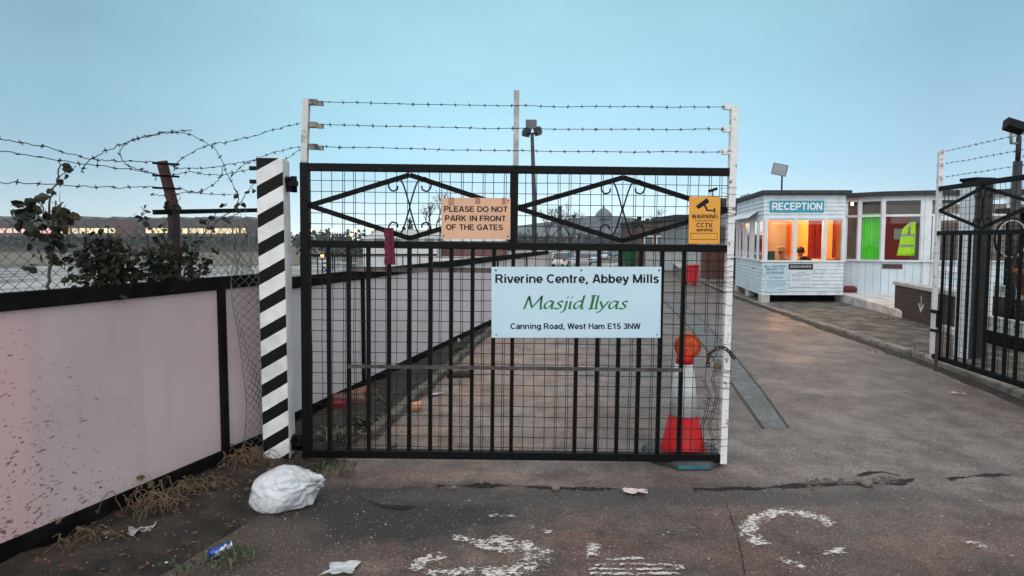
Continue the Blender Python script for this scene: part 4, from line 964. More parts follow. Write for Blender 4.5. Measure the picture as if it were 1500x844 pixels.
# ------------------------------------------------------------------ cone and lamp
cx, cyy = 1.262, 4.205
t = thing('traffic_cone', 'red and white traffic cone standing behind the gate', 'traffic cone', (cx, cyy, 0))
b = MB(); b.lathe([(.30, .006), (.30, .03), (.275, .05), (.17, .055), (.0, .055)], n=8, rot=Matrix.Rotation(R(22.5), 3, 'Z'), smooth=False)
b.build('base', mat('recycled_rubber', (.026, .028, .030), (.055, .058, .06), 10, .6), t)
b = MB(); b.box((-.11, -.3005+.02, .012), (.11, -.26, .033)); b.build('label_strip', mat('teal_rubber', (.02, .16, .19), (.015, .10, .12), 8, .5), t)
MB().lathe([(.168, .054), (.162, .062), (.155, .075), (.104, .318)], n=32).build('lower_band', redp, t)
MB().lathe([(.1055, .316), (.0645, .690)], n=32).build('sleeve', mat('reflective_sleeve', (.66, .69, .70), (.42, .42, .41), 8, .45, bump=.1, lo=.45, hi=.72, detail=8), t)
MB().lathe([(.062, .688), (.052, .755), (.0, .756)], n=32).build('tip', redp, t)
lp = thing('warning_lamp', 'round amber warning lamp stuck on top of the traffic cone', 'lamp', (cx+.02, cyy-.01, .72))
rx = Matrix.Rotation(R(90), 3, 'X')
orange = mat('amber_lens', (.80, .10, .010), (.50, .045, .005), 30, .25, bump=.8, bscale=90)
MB().lathe([(.0, .026), (.045, .025), (.066, .022), (.076, .014), (.080, .0)], (0, 0, .098), 32, rx).build('lens', orange, lp)
MB().lathe([(.078, .016), (.084, .020), (.093, .016), (.095, -.004), (.093, -.03), (.06, -.045), (.0, -.047)], (0, 0, .098), 32, rx).build('housing', mat('orange_plastic', (.42, .05, .008), (.26, .03, .008), 10, .45), lp)
MB().box((-.032, -.03, -.02), (.032, .045, .012)).build('foot', redp, lp, bevel=.004)

# ------------------------------------------------------------------ litter
def crumple(name, label, cat, c, sx, sy, sz, m, seed, sub=4, amp=.28, freq=2.6, sm=False):
    bm = bmesh.new(); bmesh.ops.create_icosphere(bm, subdivisions=sub, radius=1); rnd = random.Random(seed); o = Vector((seed*3.7, seed, 0))
    for v in bm.verts:
        p = v.co.copy(); d = 0; f = freq; a = amp
        for _ in range(5):
            d += (abs(noise.noise(p*f+o))*2-.55)*a; f *= 1.9; a *= .55
        p *= 1+d
        p.x *= sx; p.y *= sy; p.z *= sz
        v.co = (p.x, p.y, max(p.z, -sz*.72)+sz*.72)
    me = bpy.data.meshes.new(name); bm.to_mesh(me); bm.free(); me.materials.append(m)
    for p in me.polygons: p.use_smooth = sm
    ob = bpy.data.objects.new(name, me); COL.objects.link(ob); ob.location = c; tag(ob, label, cat); return ob
bagm = mat('white_polythene', (.74, .76, .77), (.46, .50, .51), 7, .25, bump=.25, bscale=22)
bagm.node_tree.nodes['Principled BSDF'].inputs['Subsurface Weight'].default_value = .1; bagm.node_tree.nodes['Principled BSDF'].inputs['Transmission Weight'].default_value = .25
bc = G(410, 742, .03)
bgm = bpy.data.materials.new('thin_white_polythene'); bgm.use_nodes = True; t_ = bgm.node_tree; pb_ = t_.nodes['Principled BSDF']; Lk = t_.links.new
tcb = N(t_, 'ShaderNodeTexCoord'); nb = N(t_, 'ShaderNodeTexNoise'); nb.inputs['Scale'].default_value = 5; nb.inputs['Detail'].default_value = 4; Lk(tcb.outputs['Object'], nb.inputs['Vector'])
mxb = N(t_, 'ShaderNodeMix', data_type='RGBA', blend_type='LINEAR_LIGHT'); mxb.inputs[0].default_value = .12; Lk(tcb.outputs['Object'], mxb.inputs[6]); Lk(nb.outputs['Color'], mxb.inputs[7])
vb = N(t_, 'ShaderNodeTexVoronoi', feature='DISTANCE_TO_EDGE'); vb.inputs['Scale'].default_value = 15; Lk(mxb.outputs[2], vb.inputs['Vector'])
vb2 = N(t_, 'ShaderNodeTexVoronoi', feature='F1'); vb2.inputs['Scale'].default_value = 34; Lk(mxb.outputs[2], vb2.inputs['Vector'])
hb = N(t_, 'ShaderNodeMath', operation='MULTIPLY_ADD'); Lk(vb2.outputs['Distance'], hb.inputs[0]); hb.inputs[1].default_value = .35; Lk(vb.outputs['Distance'], hb.inputs[2])
bb_ = N(t_, 'ShaderNodeBump'); bb_.inputs['Strength'].default_value = .3; bb_.inputs['Distance'].default_value = .03; Lk(hb.outputs[0], bb_.inputs['Height']); Lk(bb_.outputs[0], pb_.inputs['Normal'])
rb_ = N(t_, 'ShaderNodeValToRGB'); rb_.color_ramp.elements[0].position = .35; rb_.color_ramp.elements[1].position = .62; rb_.color_ramp.elements[0].color = (.52, .56, .58, 1); rb_.color_ramp.elements[1].color = (.80, .82, .84, 1); Lk(nb.outputs[0], rb_.inputs[0]); Lk(rb_.outputs[0], pb_.inputs['Base Color'])
pb_.inputs['Roughness'].default_value = .22; pb_.inputs['Subsurface Weight'].default_value = .12; pb_.inputs['Subsurface Radius'].default_value = (.05, .05, .05)
wb = N(t_, 'ShaderNodeMapRange'); wb.inputs['From Min'].default_value = .42; wb.inputs['From Max'].default_value = .66; wb.inputs['To Max'].default_value = .6; Lk(nb.outputs[0], wb.inputs['Value']); Lk(wb.outputs[0], pb_.inputs['Transmission Weight'])
bm = bmesh.new(); bmesh.ops.create_icosphere(bm, subdivisions=6, radius=1)
rid = lambda q, f: 1-abs(noise.noise(q*f+Vector((3.1, 7.7, 1.3))))*2
ka = Vector((.86, -.30, .25)).normalized(); kb = ka.orthogonal().normalized(); kc = ka.cross(kb)
for v in bm.verts:
    p = v.co.copy(); cth = p.dot(ka); phi = math.atan2(p.dot(kb), p.dot(kc)); s_ = max(0, (cth+.25)/1.25)
    w_ = Vector((noise.noise(p*2.1), noise.noise(p*2.1+Vector((9, 0, 0))), noise.noise(p*2.1+Vector((0, 9, 0)))))*.5
    pleat = math.sin(phi*7+noise.noise(p*1.6)*5)+.6*math.sin(phi*13+noise.noise(p*2.3+Vector((4, 0, 0)))*6)
    d = .20*noise.noise(p*1.15+Vector((2, 5, 2)))+.036*rid(p+w_, 1.7)+.010*rid(p+w_, 3.6)+.06*s_*s_*pleat-.16*max(0, cth-.62)/.38
    if cth > .90: d += .30*(cth-.90)/.10*(1+.4*pleat)
    q = p*(1+d); sagk = .10*max(0, -p.z)
    v.co = (q.x*.190*(1+sagk), q.y*.145*(1+sagk), max(q.z*.135, -.085)+.085)
me = bpy.data.meshes.new('plastic_bag'); bm.to_mesh(me); bm.free(); me.materials.append(bgm)
for p in me.polygons: p.use_smooth = True
ob = bpy.data.objects.new('plastic_bag', me); COL.objects.link(ob); ob.location = (bc.x-.005, bc.y+.10, .006); ob.rotation_euler.z = R(8); tag(ob, 'full white plastic bag slumped at the foot of the striped post', 'plastic bag')
def sheet_litter(name, label, cat, px, py, size, m, seed, z=.01, rotz=0):
    rnd = random.Random(seed); b = MB(); n = 7; c = G(px, py, z)
    vs = []
    for i in range(n):
        for j in range(n):
            u, v = i/(n-1)-.5, j/(n-1)-.5
            k = 1+noise.noise(Vector((u*3+seed, v*3, 0)))*.7
            vs.append((u*size[0]*k, v*size[1]*k, .004+abs(noise.noise(Vector((u*5, v*5, seed))))*size[2]))
    b.add(vs, [(i*n+j, i*n+j+1, (i+1)*n+j+1, (i+1)*n+j) for i in range(n-1) for j in range(n-1)], False)
    ob = b.build(name, m, fixn=False); ob.location = c; ob.rotation_euler.z = rotz; ob.modifiers.new('t', 'SOLIDIFY').thickness = .002
    return tag(ob, label, cat)
paper = mat('dirty_paper', (.62, .62, .60), (.38, .36, .33), 18, .8)
sheet_litter('paper_scrap', 'flattened white scrap of polythene on the road below the plastic bag', 'litter', 500, 834, (.17, .11, .02), bagm, 3)
sheet_litter('tissue', 'pinkish white crumpled tissue on the road in front of the cone', 'litter', 930, 721, (.12, .07, .03), mat('pink_tissue', (.66, .50, .50), (.46, .36, .35), 25, .85), 4)
sheet_litter('paper_scrap', 'crumpled grey wrapper lying by the dead bramble', 'litter', 206, 781, (.13, .07, .06), mat('grey_wrapper', (.36, .31, .31), (.22, .19, .19), 20, .7), 6, .06, .4)
sheet_litter('paper_scrap', 'bright white paper scrap on the verge beyond the gate', 'litter', 669, 503, (.12, .10, .12), paper, 8, .05)
sheet_litter('paper_scrap', 'thin white paper twist beside the edging behind the gate', 'litter', 640, 578, (.16, .04, .02), paper, 9, .01, .5)
sheet_litter('paper_scrap', 'small pale wrapper beside the kerb of the right pavement', 'litter', 1404, 577, (.10, .035, .02), mat('pale_wrapper', (.5, .33, .30), (.4, .3, .28), 20, .8), 10, .01, -.5)
# drink can
c = G(322, 806, .035); t = thing('drink_can', 'crushed blue and silver drink can lying on the verge edge', 'can', c, R(38)); ry = Matrix.Rotation(R(90), 3, 'Y')
t.rotation_euler = (0, R(-8), R(38))
prof = [(.0225, -.062), (.026, -.056), (.026, .05), (.0225, .060)]
b = MB(); b.lathe([(.026, -.054), (.0262, -.02), (.0245, -.005), (.026, .012), (.026, .05)], n=20, rot=ry); b.build('body', mat('blue_can', (.02, .07, .30), (.60, .62, .66), 16, .3, metal=.5, lo=.52, hi=.56), t)
b = MB(); b.lathe([(.0, -.058), (.019, -.058), (.0215, -.062), (.0225, -.061), (.026, -.0545)], n=20, rot=ry); b.lathe([(.026, .0505), (.022, .060), (.020, .057), (0, .055)], n=20, rot=ry); b.build('rim', mat('can_aluminium', (.66, .68, .70), (.5, .52, .54), 20, .25, metal=.9), t)
# bricks and stones behind the gate
brick_m = mat('red_brick', (.40, .11, .06), (.28, .085, .05), 14, .85, bump=.5, bscale=60)
brick2 = mat('broken_brick', (.20, .10, .07), (.12, .06, .045), 12, .85, bump=.5, bscale=60)
def brick(name, label, px, py, rot, d, m, z=.06):
    c = G(px, py, z); b = MB(); b.box((-d[0]/2, -d[1]/2, 0), (d[0]/2, d[1]/2, d[2])); ob = b.build(name, m, bevel=.006); ob.location = c; ob.rotation_euler = rot; return tag(ob, label, 'brick')
brick('brick', 'flat orange brick lying nearest the hoarding behind the gate', 510, 590, (0, R(8), R(20)), (.30, .20, .07), brick2)
brick('brick', 'tilted orange brick leaning on the flat one behind the gate', 528, 580, (R(15), R(-12), R(32)), (.22, .10, .065), mat('orange_brick', (.26, .13, .085), (.18, .085, .06), 12, .85, bump=.4))
brick('brick', 'bright red brick piece in front of the other bricks behind the gate', 497, 599, (0, R(-6), R(-15)), (.14, .10, .065), mat('scarlet_brick', (.26, .018, .02), (.16, .02, .02), 10, .8))
c = G(609, 600, .02); t = thing('paper_cup', 'orange paper cup lying on its side by the edging behind the gate', 'cup', c, R(25))
b = MB(); b.lathe([(.032, -.05), (.042, .05), (.039, .05), (.030, -.045), (0, -.045)], (0, 0, .035), 18, ry); b.build('cup', mat('peach_cup', (.72, .36, .20), (.62, .28, .16), 10, .6), t)
c = G(672, 553, .0); t = thing('log', 'short dark log lying against the edging behind the gate', 'log', c, R(4)); b = MB()
b.lathe([(.0, -.14), (.036, -.138), (.042, -.05), (.040, .05), (.044, .13), (.0, .138)], (0, 0, .04), 10, ry); b.build('log', mat('dark_bark', (.035, .028, .022), (.07, .055, .04), 18, .9, bump=.7), t)
for i, (px, py, s_, lab) in enumerate(((814, 718, .022, 'reddish stone sitting on the crack in front of the gate'), (665, 716, .014, 'small stone by the crack left of the reddish stone'), (1270, 712, .03, 'broken lump of tarmac in the crack right of the cone'), (538, 642, .035, 'grey stone at the edging corner just inside the gate'), (575, 655, .03, 'flat pale stone just inside the gate beside the edging'))):
    crumple('stone', lab, 'stone', G(px, py, 0), s_*1.3, s_, s_*.8, mat('loose_stone', (.20, .15, .13), (.12, .10, .09), 15, .9, bump=.5), 20+i, 3, .25, 1.6, True)
rnd = random.Random(78)
def scat0(pix, n, spread, smin, smax, name, label, m):
    b = MB(); pts = spline([G(*p) for p in pix], 6)
    for k in range(n):
        i = rnd.randrange(len(pts)-1); c = pts[i].lerp(pts[i+1], rnd.random())+Vector((0, rnd.gauss(0, spread), 0)); s_ = rnd.uniform(smin, smax)
        ring = [c+Vector((math.cos(j*1.257+k)*s_*rnd.uniform(.6, 1.3), math.sin(j*1.257+k)*s_*rnd.uniform(.5, 1), .001)) for j in range(5)]; b.add(ring+[c+Vector((0, 0, s_*rnd.uniform(.4, .9)))], [(j, (j+1) % 5, 5) for j in range(5)])
    tag(b.build(name, m, fixn=False), label, 'rubble', kind='stuff')
scat0([(1180, 711), (1240, 706), (1320, 703)], 130, .03, .006, .022, 'crack_rubble', 'broken bits of tarmac along the crack right of the cone', mat('tarmac_bits', (.13, .105, .095), (.05, .043, .04), 30, .95))
scat0([(735, 713), (860, 716), (905, 716)], 60, .02, .004, .012, 'crack_rubble', 'broken bits of tarmac along the crack below the gate', mat('tarmac_bits', (.1, .1, .1)))
# scattered gravel, leaf litter, weeds: nobody could count them
rnd = random.Random(77)
def scatter(name, label, cat, m, n, smin, smax, where, flat=.6):
    b = MB()
    for k in range(n):
        x, y, z = where(); s_ = rnd.uniform(smin, smax); a0 = rnd.random()*6
        ring = [Vector((x+math.cos(a0+i*1.257)*s_*rnd.uniform(.6, 1.2), y+math.sin(a0+i*1.257)*s_*rnd.uniform(.6, 1.2), z-.002+rnd.uniform(0, s_*.3))) for i in range(5)]
        top = Vector((x+rnd.uniform(-.3, .3)*s_, y, z+s_*flat))
        b.add(ring+[top], [(i, (i+1) % 5, 5) for i in range(5)])
    return tag(b.build(name, m, fixn=False), label, cat, kind='stuff')
def on_verge():
    t_ = rnd.random()**1.6; s_ = rnd.uniform(.08, .95); p = VLf(t_).lerp(VRf(t_), s_); return p.x, p.y, verge_z(p, s_, t_)
scatter('gravel', 'grit and small pale stones strewn over the verge', 'gravel', mat('verge_grit', (.20, .16, .13), (.05, .043, .036), 40, .9), 1500, .002, .008, on_verge)
scatter('leaf_litter', 'dead brown leaves lying on the verge', 'leaf litter', mat('leaf_litter_brown', (.13, .055, .03), (.07, .04, .022), 30, .8), 700, .008, .022, on_verge, .25)
scatter('litter_specks', 'tiny white litter specks on the verge', 'litter', paper, 60, .004, .012, on_verge, .3)
def on_pave():
    y = rnd.uniform(6, 13.5); k = (y-5.55)/7.85; return 4.97+.93*k+.15+abs(rnd.gauss(0, .8)), y, kz(y)+.001
scatter('leaf_litter', 'dead leaves and dirt on the right pavement', 'leaf litter', mat('pave_litter', (.05, .035, .022), (.10, .07, .045), 30, .9), 450, .008, .028, on_pave, .2)
def near_road():
    y = 2.3+3.2*rnd.random()**1.5; return rnd.uniform(-1.25, 4.6)*(y/4.2+.1), y, .001
scatter('road_grit', 'loose pale grit on the road in front of the gate', 'gravel', mat('pale_grit', (.42, .38, .34), (.16, .13, .115), 60, .9), 1500, .0015, .0045, near_road)
scatter('road_grit', 'loose dark grit on the road in front of the gate', 'gravel', mat('dark_grit', (.03, .026, .024), (.05, .042, .038), 60, .9), 900, .002, .006, near_road)
def by_edge():
    y = rnd.uniform(2.0, 4.6); t_ = 0
    x = -1.62+.2*(y-2.4)+rnd.gauss(.12, .16); return x, y, .001
scatter('road_grit', 'grit washed against the road edge', 'gravel', mat('road_grit_stone', (.17, .13, .11), (.07, .06, .055), 40, .9), 500, .003, .009, by_edge)
def weeds(label, c, n, spread, h, seed, m=leaf_g):
    rnd = random.Random(seed); b = MB(); c = Vector(c)
    for k in range(n):
        a = Vector((rnd.gauss(0, spread), rnd.gauss(0, spread), 0)); ang = rnd.random()*6.28; l = h*rnd.uniform(.4, 1.1); w_ = h*rnd.uniform(.05, .16)
        d = Vector((math.cos(ang), math.sin(ang), 0)); s_ = d.cross(Vector((0,0,1)))*w_
        m1 = a+d*l*.35+Vector((0, 0, l*.6)); e = a+d*l*.9+Vector((0, 0, l*.5))
        b.add([a-s_*.4, a+s_*.4, m1+s_, m1-s_, e], [(0,1,2,3), (3,2,4)])
    ob = b.build('weed', m, fixn=False); ob.location = c; return tag(ob, label, 'weed')
weeds('small green weed patch beside the drink can', G(345, 815, .03), 60, .05, .06, 1)
weeds('low green weeds on the near verge below the drink can', G(285, 835, .03), 70, .07, .05, 2)
weeds('green weeds at the gate hinge beside the striped post', G(482, 686, .01), 120, .09, .06, 3)
weeds('grassy weed tuft on the verge behind the gate, right of the bricks', G(530, 620, .05), 70, .05, .10, 4)
weeds('weed tuft beside the orange cup behind the gate', G(555, 585, .05), 60, .06, .09, 5)
weeds('weeds growing at the kerb of the right pavement', G(1325, 520, .1), 90, .14, .07, 6)
weeds('tiny weeds against the base of the white platform', G(1290, 468, .04), 60, .15, .06, 7)
weeds('weeds under the white paper scrap beyond the gate', G(672, 512, .05), 60, .08, .10, 8)
weeds('pale dry tuft at the hinge end of the verge behind the gate', G(490, 640, .05), 90, .10, .09, 9, mat('dry_weed', (.20, .18, .12), (.09, .085, .05), 12, .8))

# ------------------------------------------------------------------ reception booth
BY = 14.3
bx0, bx1 = PX(1117.5, BY), PX(1236, BY)
blx, bly = 6.80, 17.6                                   # far end of its left face
ZB, ZS, ZH, ZT_ = .215, 1.06, 2.10, 2.68
O_ = Vector((bx0, BY, 0))
rb = thing('reception_booth', 'small white clapboard reception booth with lit windows on white piers', 'booth', O_)
LF = Vector((blx-bx0, bly-BY, 0)); LL = LF.length; ld = LF.normalized(); lnrm = Vector((-ld.y, ld.x, 0))   # outward (to the left)
WF = bx1-bx0
clap = mat('white_clapboard', (.64, .73, .77), (.44, .49, .50), 4.5, .55, bump=.15, lo=.45, hi=.75, detail=8)
def claps(b, z0, z1, n):
    for i in range(n):
        a = z0+(z1-z0)*i/n; c = z0+(z1-z0)*(i+1)/n-.006
        # front: each board leans out at its foot
        b.add([(-.01, -.018, a), (WF+.01, -.018, a), (WF, -.002, c), (0, -.002, c), (-.01, .01, a), (WF+.01, .01, a), (WF, .01, c), (0, .01, c)], [(0,1,2,3), (4,7,6,5), (0,4,5,1), (3,2,6,7), (0,3,7,4), (1,5,6,2)])
        p = [ld*(-.01)+lnrm*.018, ld*LL+lnrm*.018, ld*LL+lnrm*.002, ld*0+lnrm*.002, ld*(-.01)-lnrm*.01, ld*LL-lnrm*.01]
        z = lambda v, q: Vector((v.x, v.y, q))
        b.add([z(p[0], a), z(p[1], a), z(p[2], c), z(p[3], c), z(p[4], a), z(p[5], a), z(p[5], c), z(p[4], c)], [(0,1,2,3), (4,7,6,5), (0,4,5,1), (3,2,6,7), (0,3,7,4), (1,5,6,2)])
b = MB(); claps(b, ZB, ZS-.03, 9); claps(b, ZH, ZT_, 6); b.build('cladding', clap, rb)
b = MB(); b.box((-.03, -.05, ZS-.03), (WF+.02, .03, ZS+.012)); b.beam(Vector((0, 0, ZS-.009))+lnrm*.01, Vector((ld.x*LL, ld.y*LL, ZS-.009))+lnrm*.01, .08, .042); b.build('sill', white, rb)
for px in (1121, 1163.5, 1207, 1234.5):
    x = PX(px, BY)-bx0; b = MB(); b.box((x-.045, -.022, ZS+.012), (x+.045, .05, ZH)); b.build('mullion', white, rb)
b = MB(); b.box((0.05, .0, ZH-.05), (WF, .045, ZH)); b.box((0, -.025, ZH-.006), (WF, -.003, ZH+.02)); b.build('window_head', white, rb)
for t_ in (.16, .34, .42, .58, .66, .84, .97):
    p = ld*LL*t_; b = MB(); b.beam((p.x, p.y, ZS+.01), (p.x, p.y, ZH), .06 if t_ not in (.34, .66) else .09, .05, (0, 1, 0)); b.build('mullion', white, rb)
b = MB(); b.beam(Vector((0, 0, ZH-.03)), Vector((ld.x*LL, ld.y*LL, ZH-.03)), .05, .06); b.build('window_head', white, rb)
xm = [PX(q, BY)-bx0 for q in (1121, 1163.5, 1207, 1234.5)]
for a, c in zip(xm[:-1], xm[1:]): MB().box((a+.045, .018, ZS+.012), (c-.045, .022, ZH-.05)).build('pane', pane_m, rb)
b = MB(); p = ld*LL; b.add([(ld.x*.1, ld.y*.1, ZS+.01), (p.x, p.y, ZS+.01), (p.x, p.y, ZH-.06), (ld.x*.1, ld.y*.1, ZH-.06)], [(0,1,2,3)]); b.build('pane', pane_m, rb)
# canopy flap over the side windows
b = MB(); a0 = ld*.55; a1 = ld*LL*1.0; b.add([Vector((a0.x, a0.y, ZH+.22))+lnrm*.03, Vector((a1.x, a1.y, ZH+.20))+lnrm*.03, Vector((a1.x, a1.y, ZH+.04))+lnrm*.28, Vector((a0.x, a0.y, ZH+.04))+lnrm*.28], [(0,1,2,3)])
ob = b.build('canopy', white, rb, fixn=False); ob.modifiers.new('t', 'SOLIDIFY').thickness = .02
# roof and fascia, floor, inner walls
bk_l = LF; bk_r = Vector((WF, bly-BY, 0))
def slab(b, pts, z0, z1):
    n = len(pts); b.add([(p[0], p[1], z0) for p in pts]+[(p[0], p[1], z1) for p in pts], [tuple(range(n))[::-1], tuple(range(n, 2*n))]+[(i, (i+1) % n, n+(i+1) % n, n+i) for i in range(n)])
felt = mat('roofing_felt', (.022, .024, .026), (.045, .047, .05), 8, .8)
b = MB(); slab(b, [(-.10, -.14), (WF+.08, -.14), (WF+.08, bk_r.y), (bk_l.x-.10, bk_l.y), ], ZT_+.005, ZT_+.10); b.build('roof', felt, rb)
b = MB(); slab(b, [(.02, .03), (WF-.02, .03), (WF-.02, bk_r.y), (bk_l.x+.05, bk_l.y)], ZB+.01, ZB+.07); b.build('floor', conc, rb)
orange_wall = mat('orange_interior_wall', (.74, .30, .10), (.68, .27, .085), 2, .8)
b = MB(); b.box((bk_l.x, bk_l.y-.06, ZB), (WF, bk_l.y, ZT_)); b.box((WF-.05, .05, ZS+.02), (WF, bk_l.y-.06, ZT_)); b.build('inner_wall', orange_wall, rb)
b = MB(); slab(b, [(.015, .012), (WF-.012, .012), (WF-.012, bk_r.y), (bk_l.x+.02, bk_l.y)], ZT_-.09, ZT_-.02); b.box((.012, .0125, ZH-.02), (WF-.01, .03, ZT_-.02)); b.beam(Vector((ld.x*.05+.03, ld.y*.05, (ZH+ZT_)/2-.02)), Vector((ld.x*LL+.03, ld.y*LL, (ZH+ZT_)/2-.02)), .03, ZT_-ZH-.02); b.build('ceiling', white, rb)
b = MB(); b.box((WF-.04, .03, ZB), (WF, bk_l.y, ZS)); b.build('wall', white, rb)
b = MB(); y0 = 2.4; b.box((PX(1127, BY+y0)-bx0, y0, ZB+.07), (PX(1151, BY+y0)-bx0, y0+.05, PZ(325, BY+y0))); b.build('door', mat('grey_door', (.20, .20, .21), (.17, .17, .18), 4, .5), rb)
def curtain(root, x0, x1, y, z0, z1, m, folds, name='curtain', ax=None):
    b = MB(); n = folds*8
    for k in range(n+1):
        t_ = k/n; x = x0+(x1-x0)*t_; yy = y+.035*math.sin(t_*folds*6.283)+.01*math.sin(t_*17)
        b.v += [(x, yy, z0), (x, yy, z1)]
    for k in range(n): b.f.append((2*k, 2*k+2, 2*k+3, 2*k+1)); b.sm.append(True)
    if ax is not None: b.v = [tuple(ax(Vector(q))) for q in b.v]
    ob = b.build(name, m, root, fixn=False); return ob
redc = mat('red_curtain', (.50, .045, .035), (.42, .03, .03), 6, .8)
curtain(rb, PX(1183, BY+.5)-bx0, PX(1204, BY+.5)-bx0, .5, ZS+.05, ZH+.05, redc, 5)
curtain(rb, PX(1219, BY+.3)-bx0, PX(1235, BY+.3)-bx0, .3, ZS+.05, ZH+.05, mat('coral_curtain', (.62, .12, .09), (.55, .09, .07), 6, .8), 4)
for i, (x, w_, y_) in enumerate(((.0, .19, .0), (WF*.0-.0, .0, 0))):
    if w_: MB().box((x-.02, -.012, -.02), (x+w_, .18, ZB)).build('pier', conc_pale, rb, bevel=.005)
for t_ in (.52, .97):
    p = ld*LL*t_; MB().cbox((p.x+.08, p.y, ZB/2-.01), (.17, .22, ZB+.02)).build('pier', conc_pale, rb, bevel=.005)
b = MB(); b.box((.25, .35, .0), (WF, .40, ZB)); b.build('underbooth_shade', dark, rb)  # dark sheet put in for the shade under the raised booth
# lamp inside (it is on in the photograph)
lx = thing('ceiling_lamp', 'glowing lamp on the ceiling inside the reception booth', 'lamp', (bx0+.75, BY+1.5, 2.50))
MB().lathe([(.0, -.06), (.07, -.055), (.10, -.02), (.10, .0), (.0, .0)], n=16).build('shade', emis('lamp_glow', (1, .55, .22), 9), lx)
MB().lathe([(.02, .0), (.02, .12)], n=8).build('stem', white, lx)
ll = bpy.data.lights.new('reception_light', 'POINT'); ll.energy = 190; ll.color = (1, .47, .16); ll.shadow_soft_size = .12
lo_ = bpy.data.objects.new('reception_light', ll); COL.objects.link(lo_); lo_.location = (bx0+.75, BY+1.5, 2.30)
# signs on the booth
def flat_sign(name, label, cat, px0, px1, py0, py1, Y, m):
    a = P(px0, py1, Y); c = P(px1, py0, Y); t = thing(name, label, cat, ((a.x+c.x)/2, Y, a.z)); w, h = c.x-a.x, c.z-a.z
    MB().box((-w/2, 0, 0), (w/2, .008, h)).build('board', m, t)
    return t, w, h
t, w, h = flat_sign('sign', 'teal RECEPTION sign above the lit booth windows', 'sign', 1127.5, 1207.5, 294, 311, BY-.028, mat('teal_board', (.03, .30, .42), (.035, .27, .37), 5, .45))
b = MB(); letters(b, 'RECEPTION', -w/2+.05*w, w/2-.04*w, h*.2, h*.62, -.001, .02); b.build('lettering', mat('cream_letter', (.80, .82, .80), rough=.5), t)
t, w, h = flat_sign('sign', 'small white board reading ALL VISITORS REPORT TO GATEHOUSE on the booth', 'sign', 1117.7, 1152.8, 387, 402.5, BY-.03, whiteb)
b = MB()
for k, s in enumerate(('ALL VISITORS', 'REPORT TO', 'GATEHOUSE')):
    ww = (.88, .74, .76)[k]; letters(b, s, -w/2*ww, w/2*ww, h*(.68-.29*k), h*.2, -.001, .03)
b.build('lettering', mat('dark_teal_ink', (.01, .05, .055), rough=.5), t)
t, w, h = flat_sign('sign', 'narrow black board reading ENQUIRIES under the booth windows', 'sign', 1155.5, 1191, 387, 394.5, BY-.03, ink)
b = MB(); letters(b, 'ENQUIRIES', -w*.43, w*.43, h*.3, h*.42, -.001, .01); b.build('lettering', mat('grey_letter', (.5, .5, .48), rough=.5), t)
rnd = random.Random(4)
greyink = mat('faded_ink', (.16, .20, .22), rough=.7)
t, w, h = flat_sign('notice', 'white notice headed Photography on the booth cladding', 'notice', 1120, 1152.5, 403.2, 428, BY-.028, whiteb)
b = MB(); letters(b, 'Photography', -w*.31, w*.33, h*.82, h*.10, -.001, .005)
def scribble(b, w, h, z, x0, x1):
    x = x0
    while x < x1:
        l = rnd.uniform(.03, .09)*w; b.add([(x, -.001, z), (min(x+l, x1), -.001, z), (min(x+l, x1), -.001, z+h*.035), (x, -.001, z+h*.035)], [(0,1,2,3)]); x += l+.02*w
for k in range(4): scribble(b, w, h, h*(.66-.105*k), -w*.42, w*.44)
scribble(b, w, h, h*.24, -w*.40, -w*.05); scribble(b, w, h, h*.12, w*.12, w*.44)
b.build('lettering', greyink, t)
t, w, h = flat_sign('notice', 'white notice below the black ENQUIRIES board', 'notice', 1157, 1190, 396, 420.5, BY-.028, mat('bluish_notice', (.66, .73, .77), (.62, .69, .74), 3, .5))
b = MB(); scribble(b, w, h*1.3, h*.86, -w*.16, w*.2)
for k in (.76, .70, .62, .46, .37): scribble(b, w, h*.8, h*k, -w*.42, w*(.42 if k != .62 else .0))
scribble(b, w, h, h*.12, w*.05, w*.42)
b.build('lettering', greyink, t)
# desk screen, poster in the booth
c = P(1129.5, 381, BY+.35); t = thing('computer_monitor', 'dark teal computer monitor behind the booth window', 'monitor', (c.x, c.y, ZS-.25))
MB().box((-.085, -.02, .20), (.085, .02, .48)).build('screen', mat('dark_screen', (.012, .05, .06), (.02, .06, .07), 4, .35), t); MB().box((-.02, -.01, 0), (.02, .03, .2)).build('stand', ink, t); MB().box((-.07, -.06, -.01), (.07, .06, .0)).build('foot', ink, t)
t = thing('desk', 'wooden desk under the booth window', 'desk', (bx0+.9, BY+.55, ZB+.07)); MB().box((-.75, -.4, .53), (.75, .4, .57)).build('desktop', mat('desk_wood', (.25, .14, .07), (.18, .10, .05), 5, .5), t)
for sx_1 in (-.7, .7): MB().box((sx_1-.02, -.38, 0), (sx_1+.02, .38, .53)).build('leg', dark, t)
c = P(1176.5, 357, BY+3.2); t = thing('poster', 'small dark poster on the orange wall inside the booth', 'poster', (c.x, BY+3.235, c.z)); MB().box((-.09, -.01, -.2), (.09, .0, .2)).build('sheet', mat('poster_print', (.25, .10, .05), (.55, .30, .14), 25, .6), t)

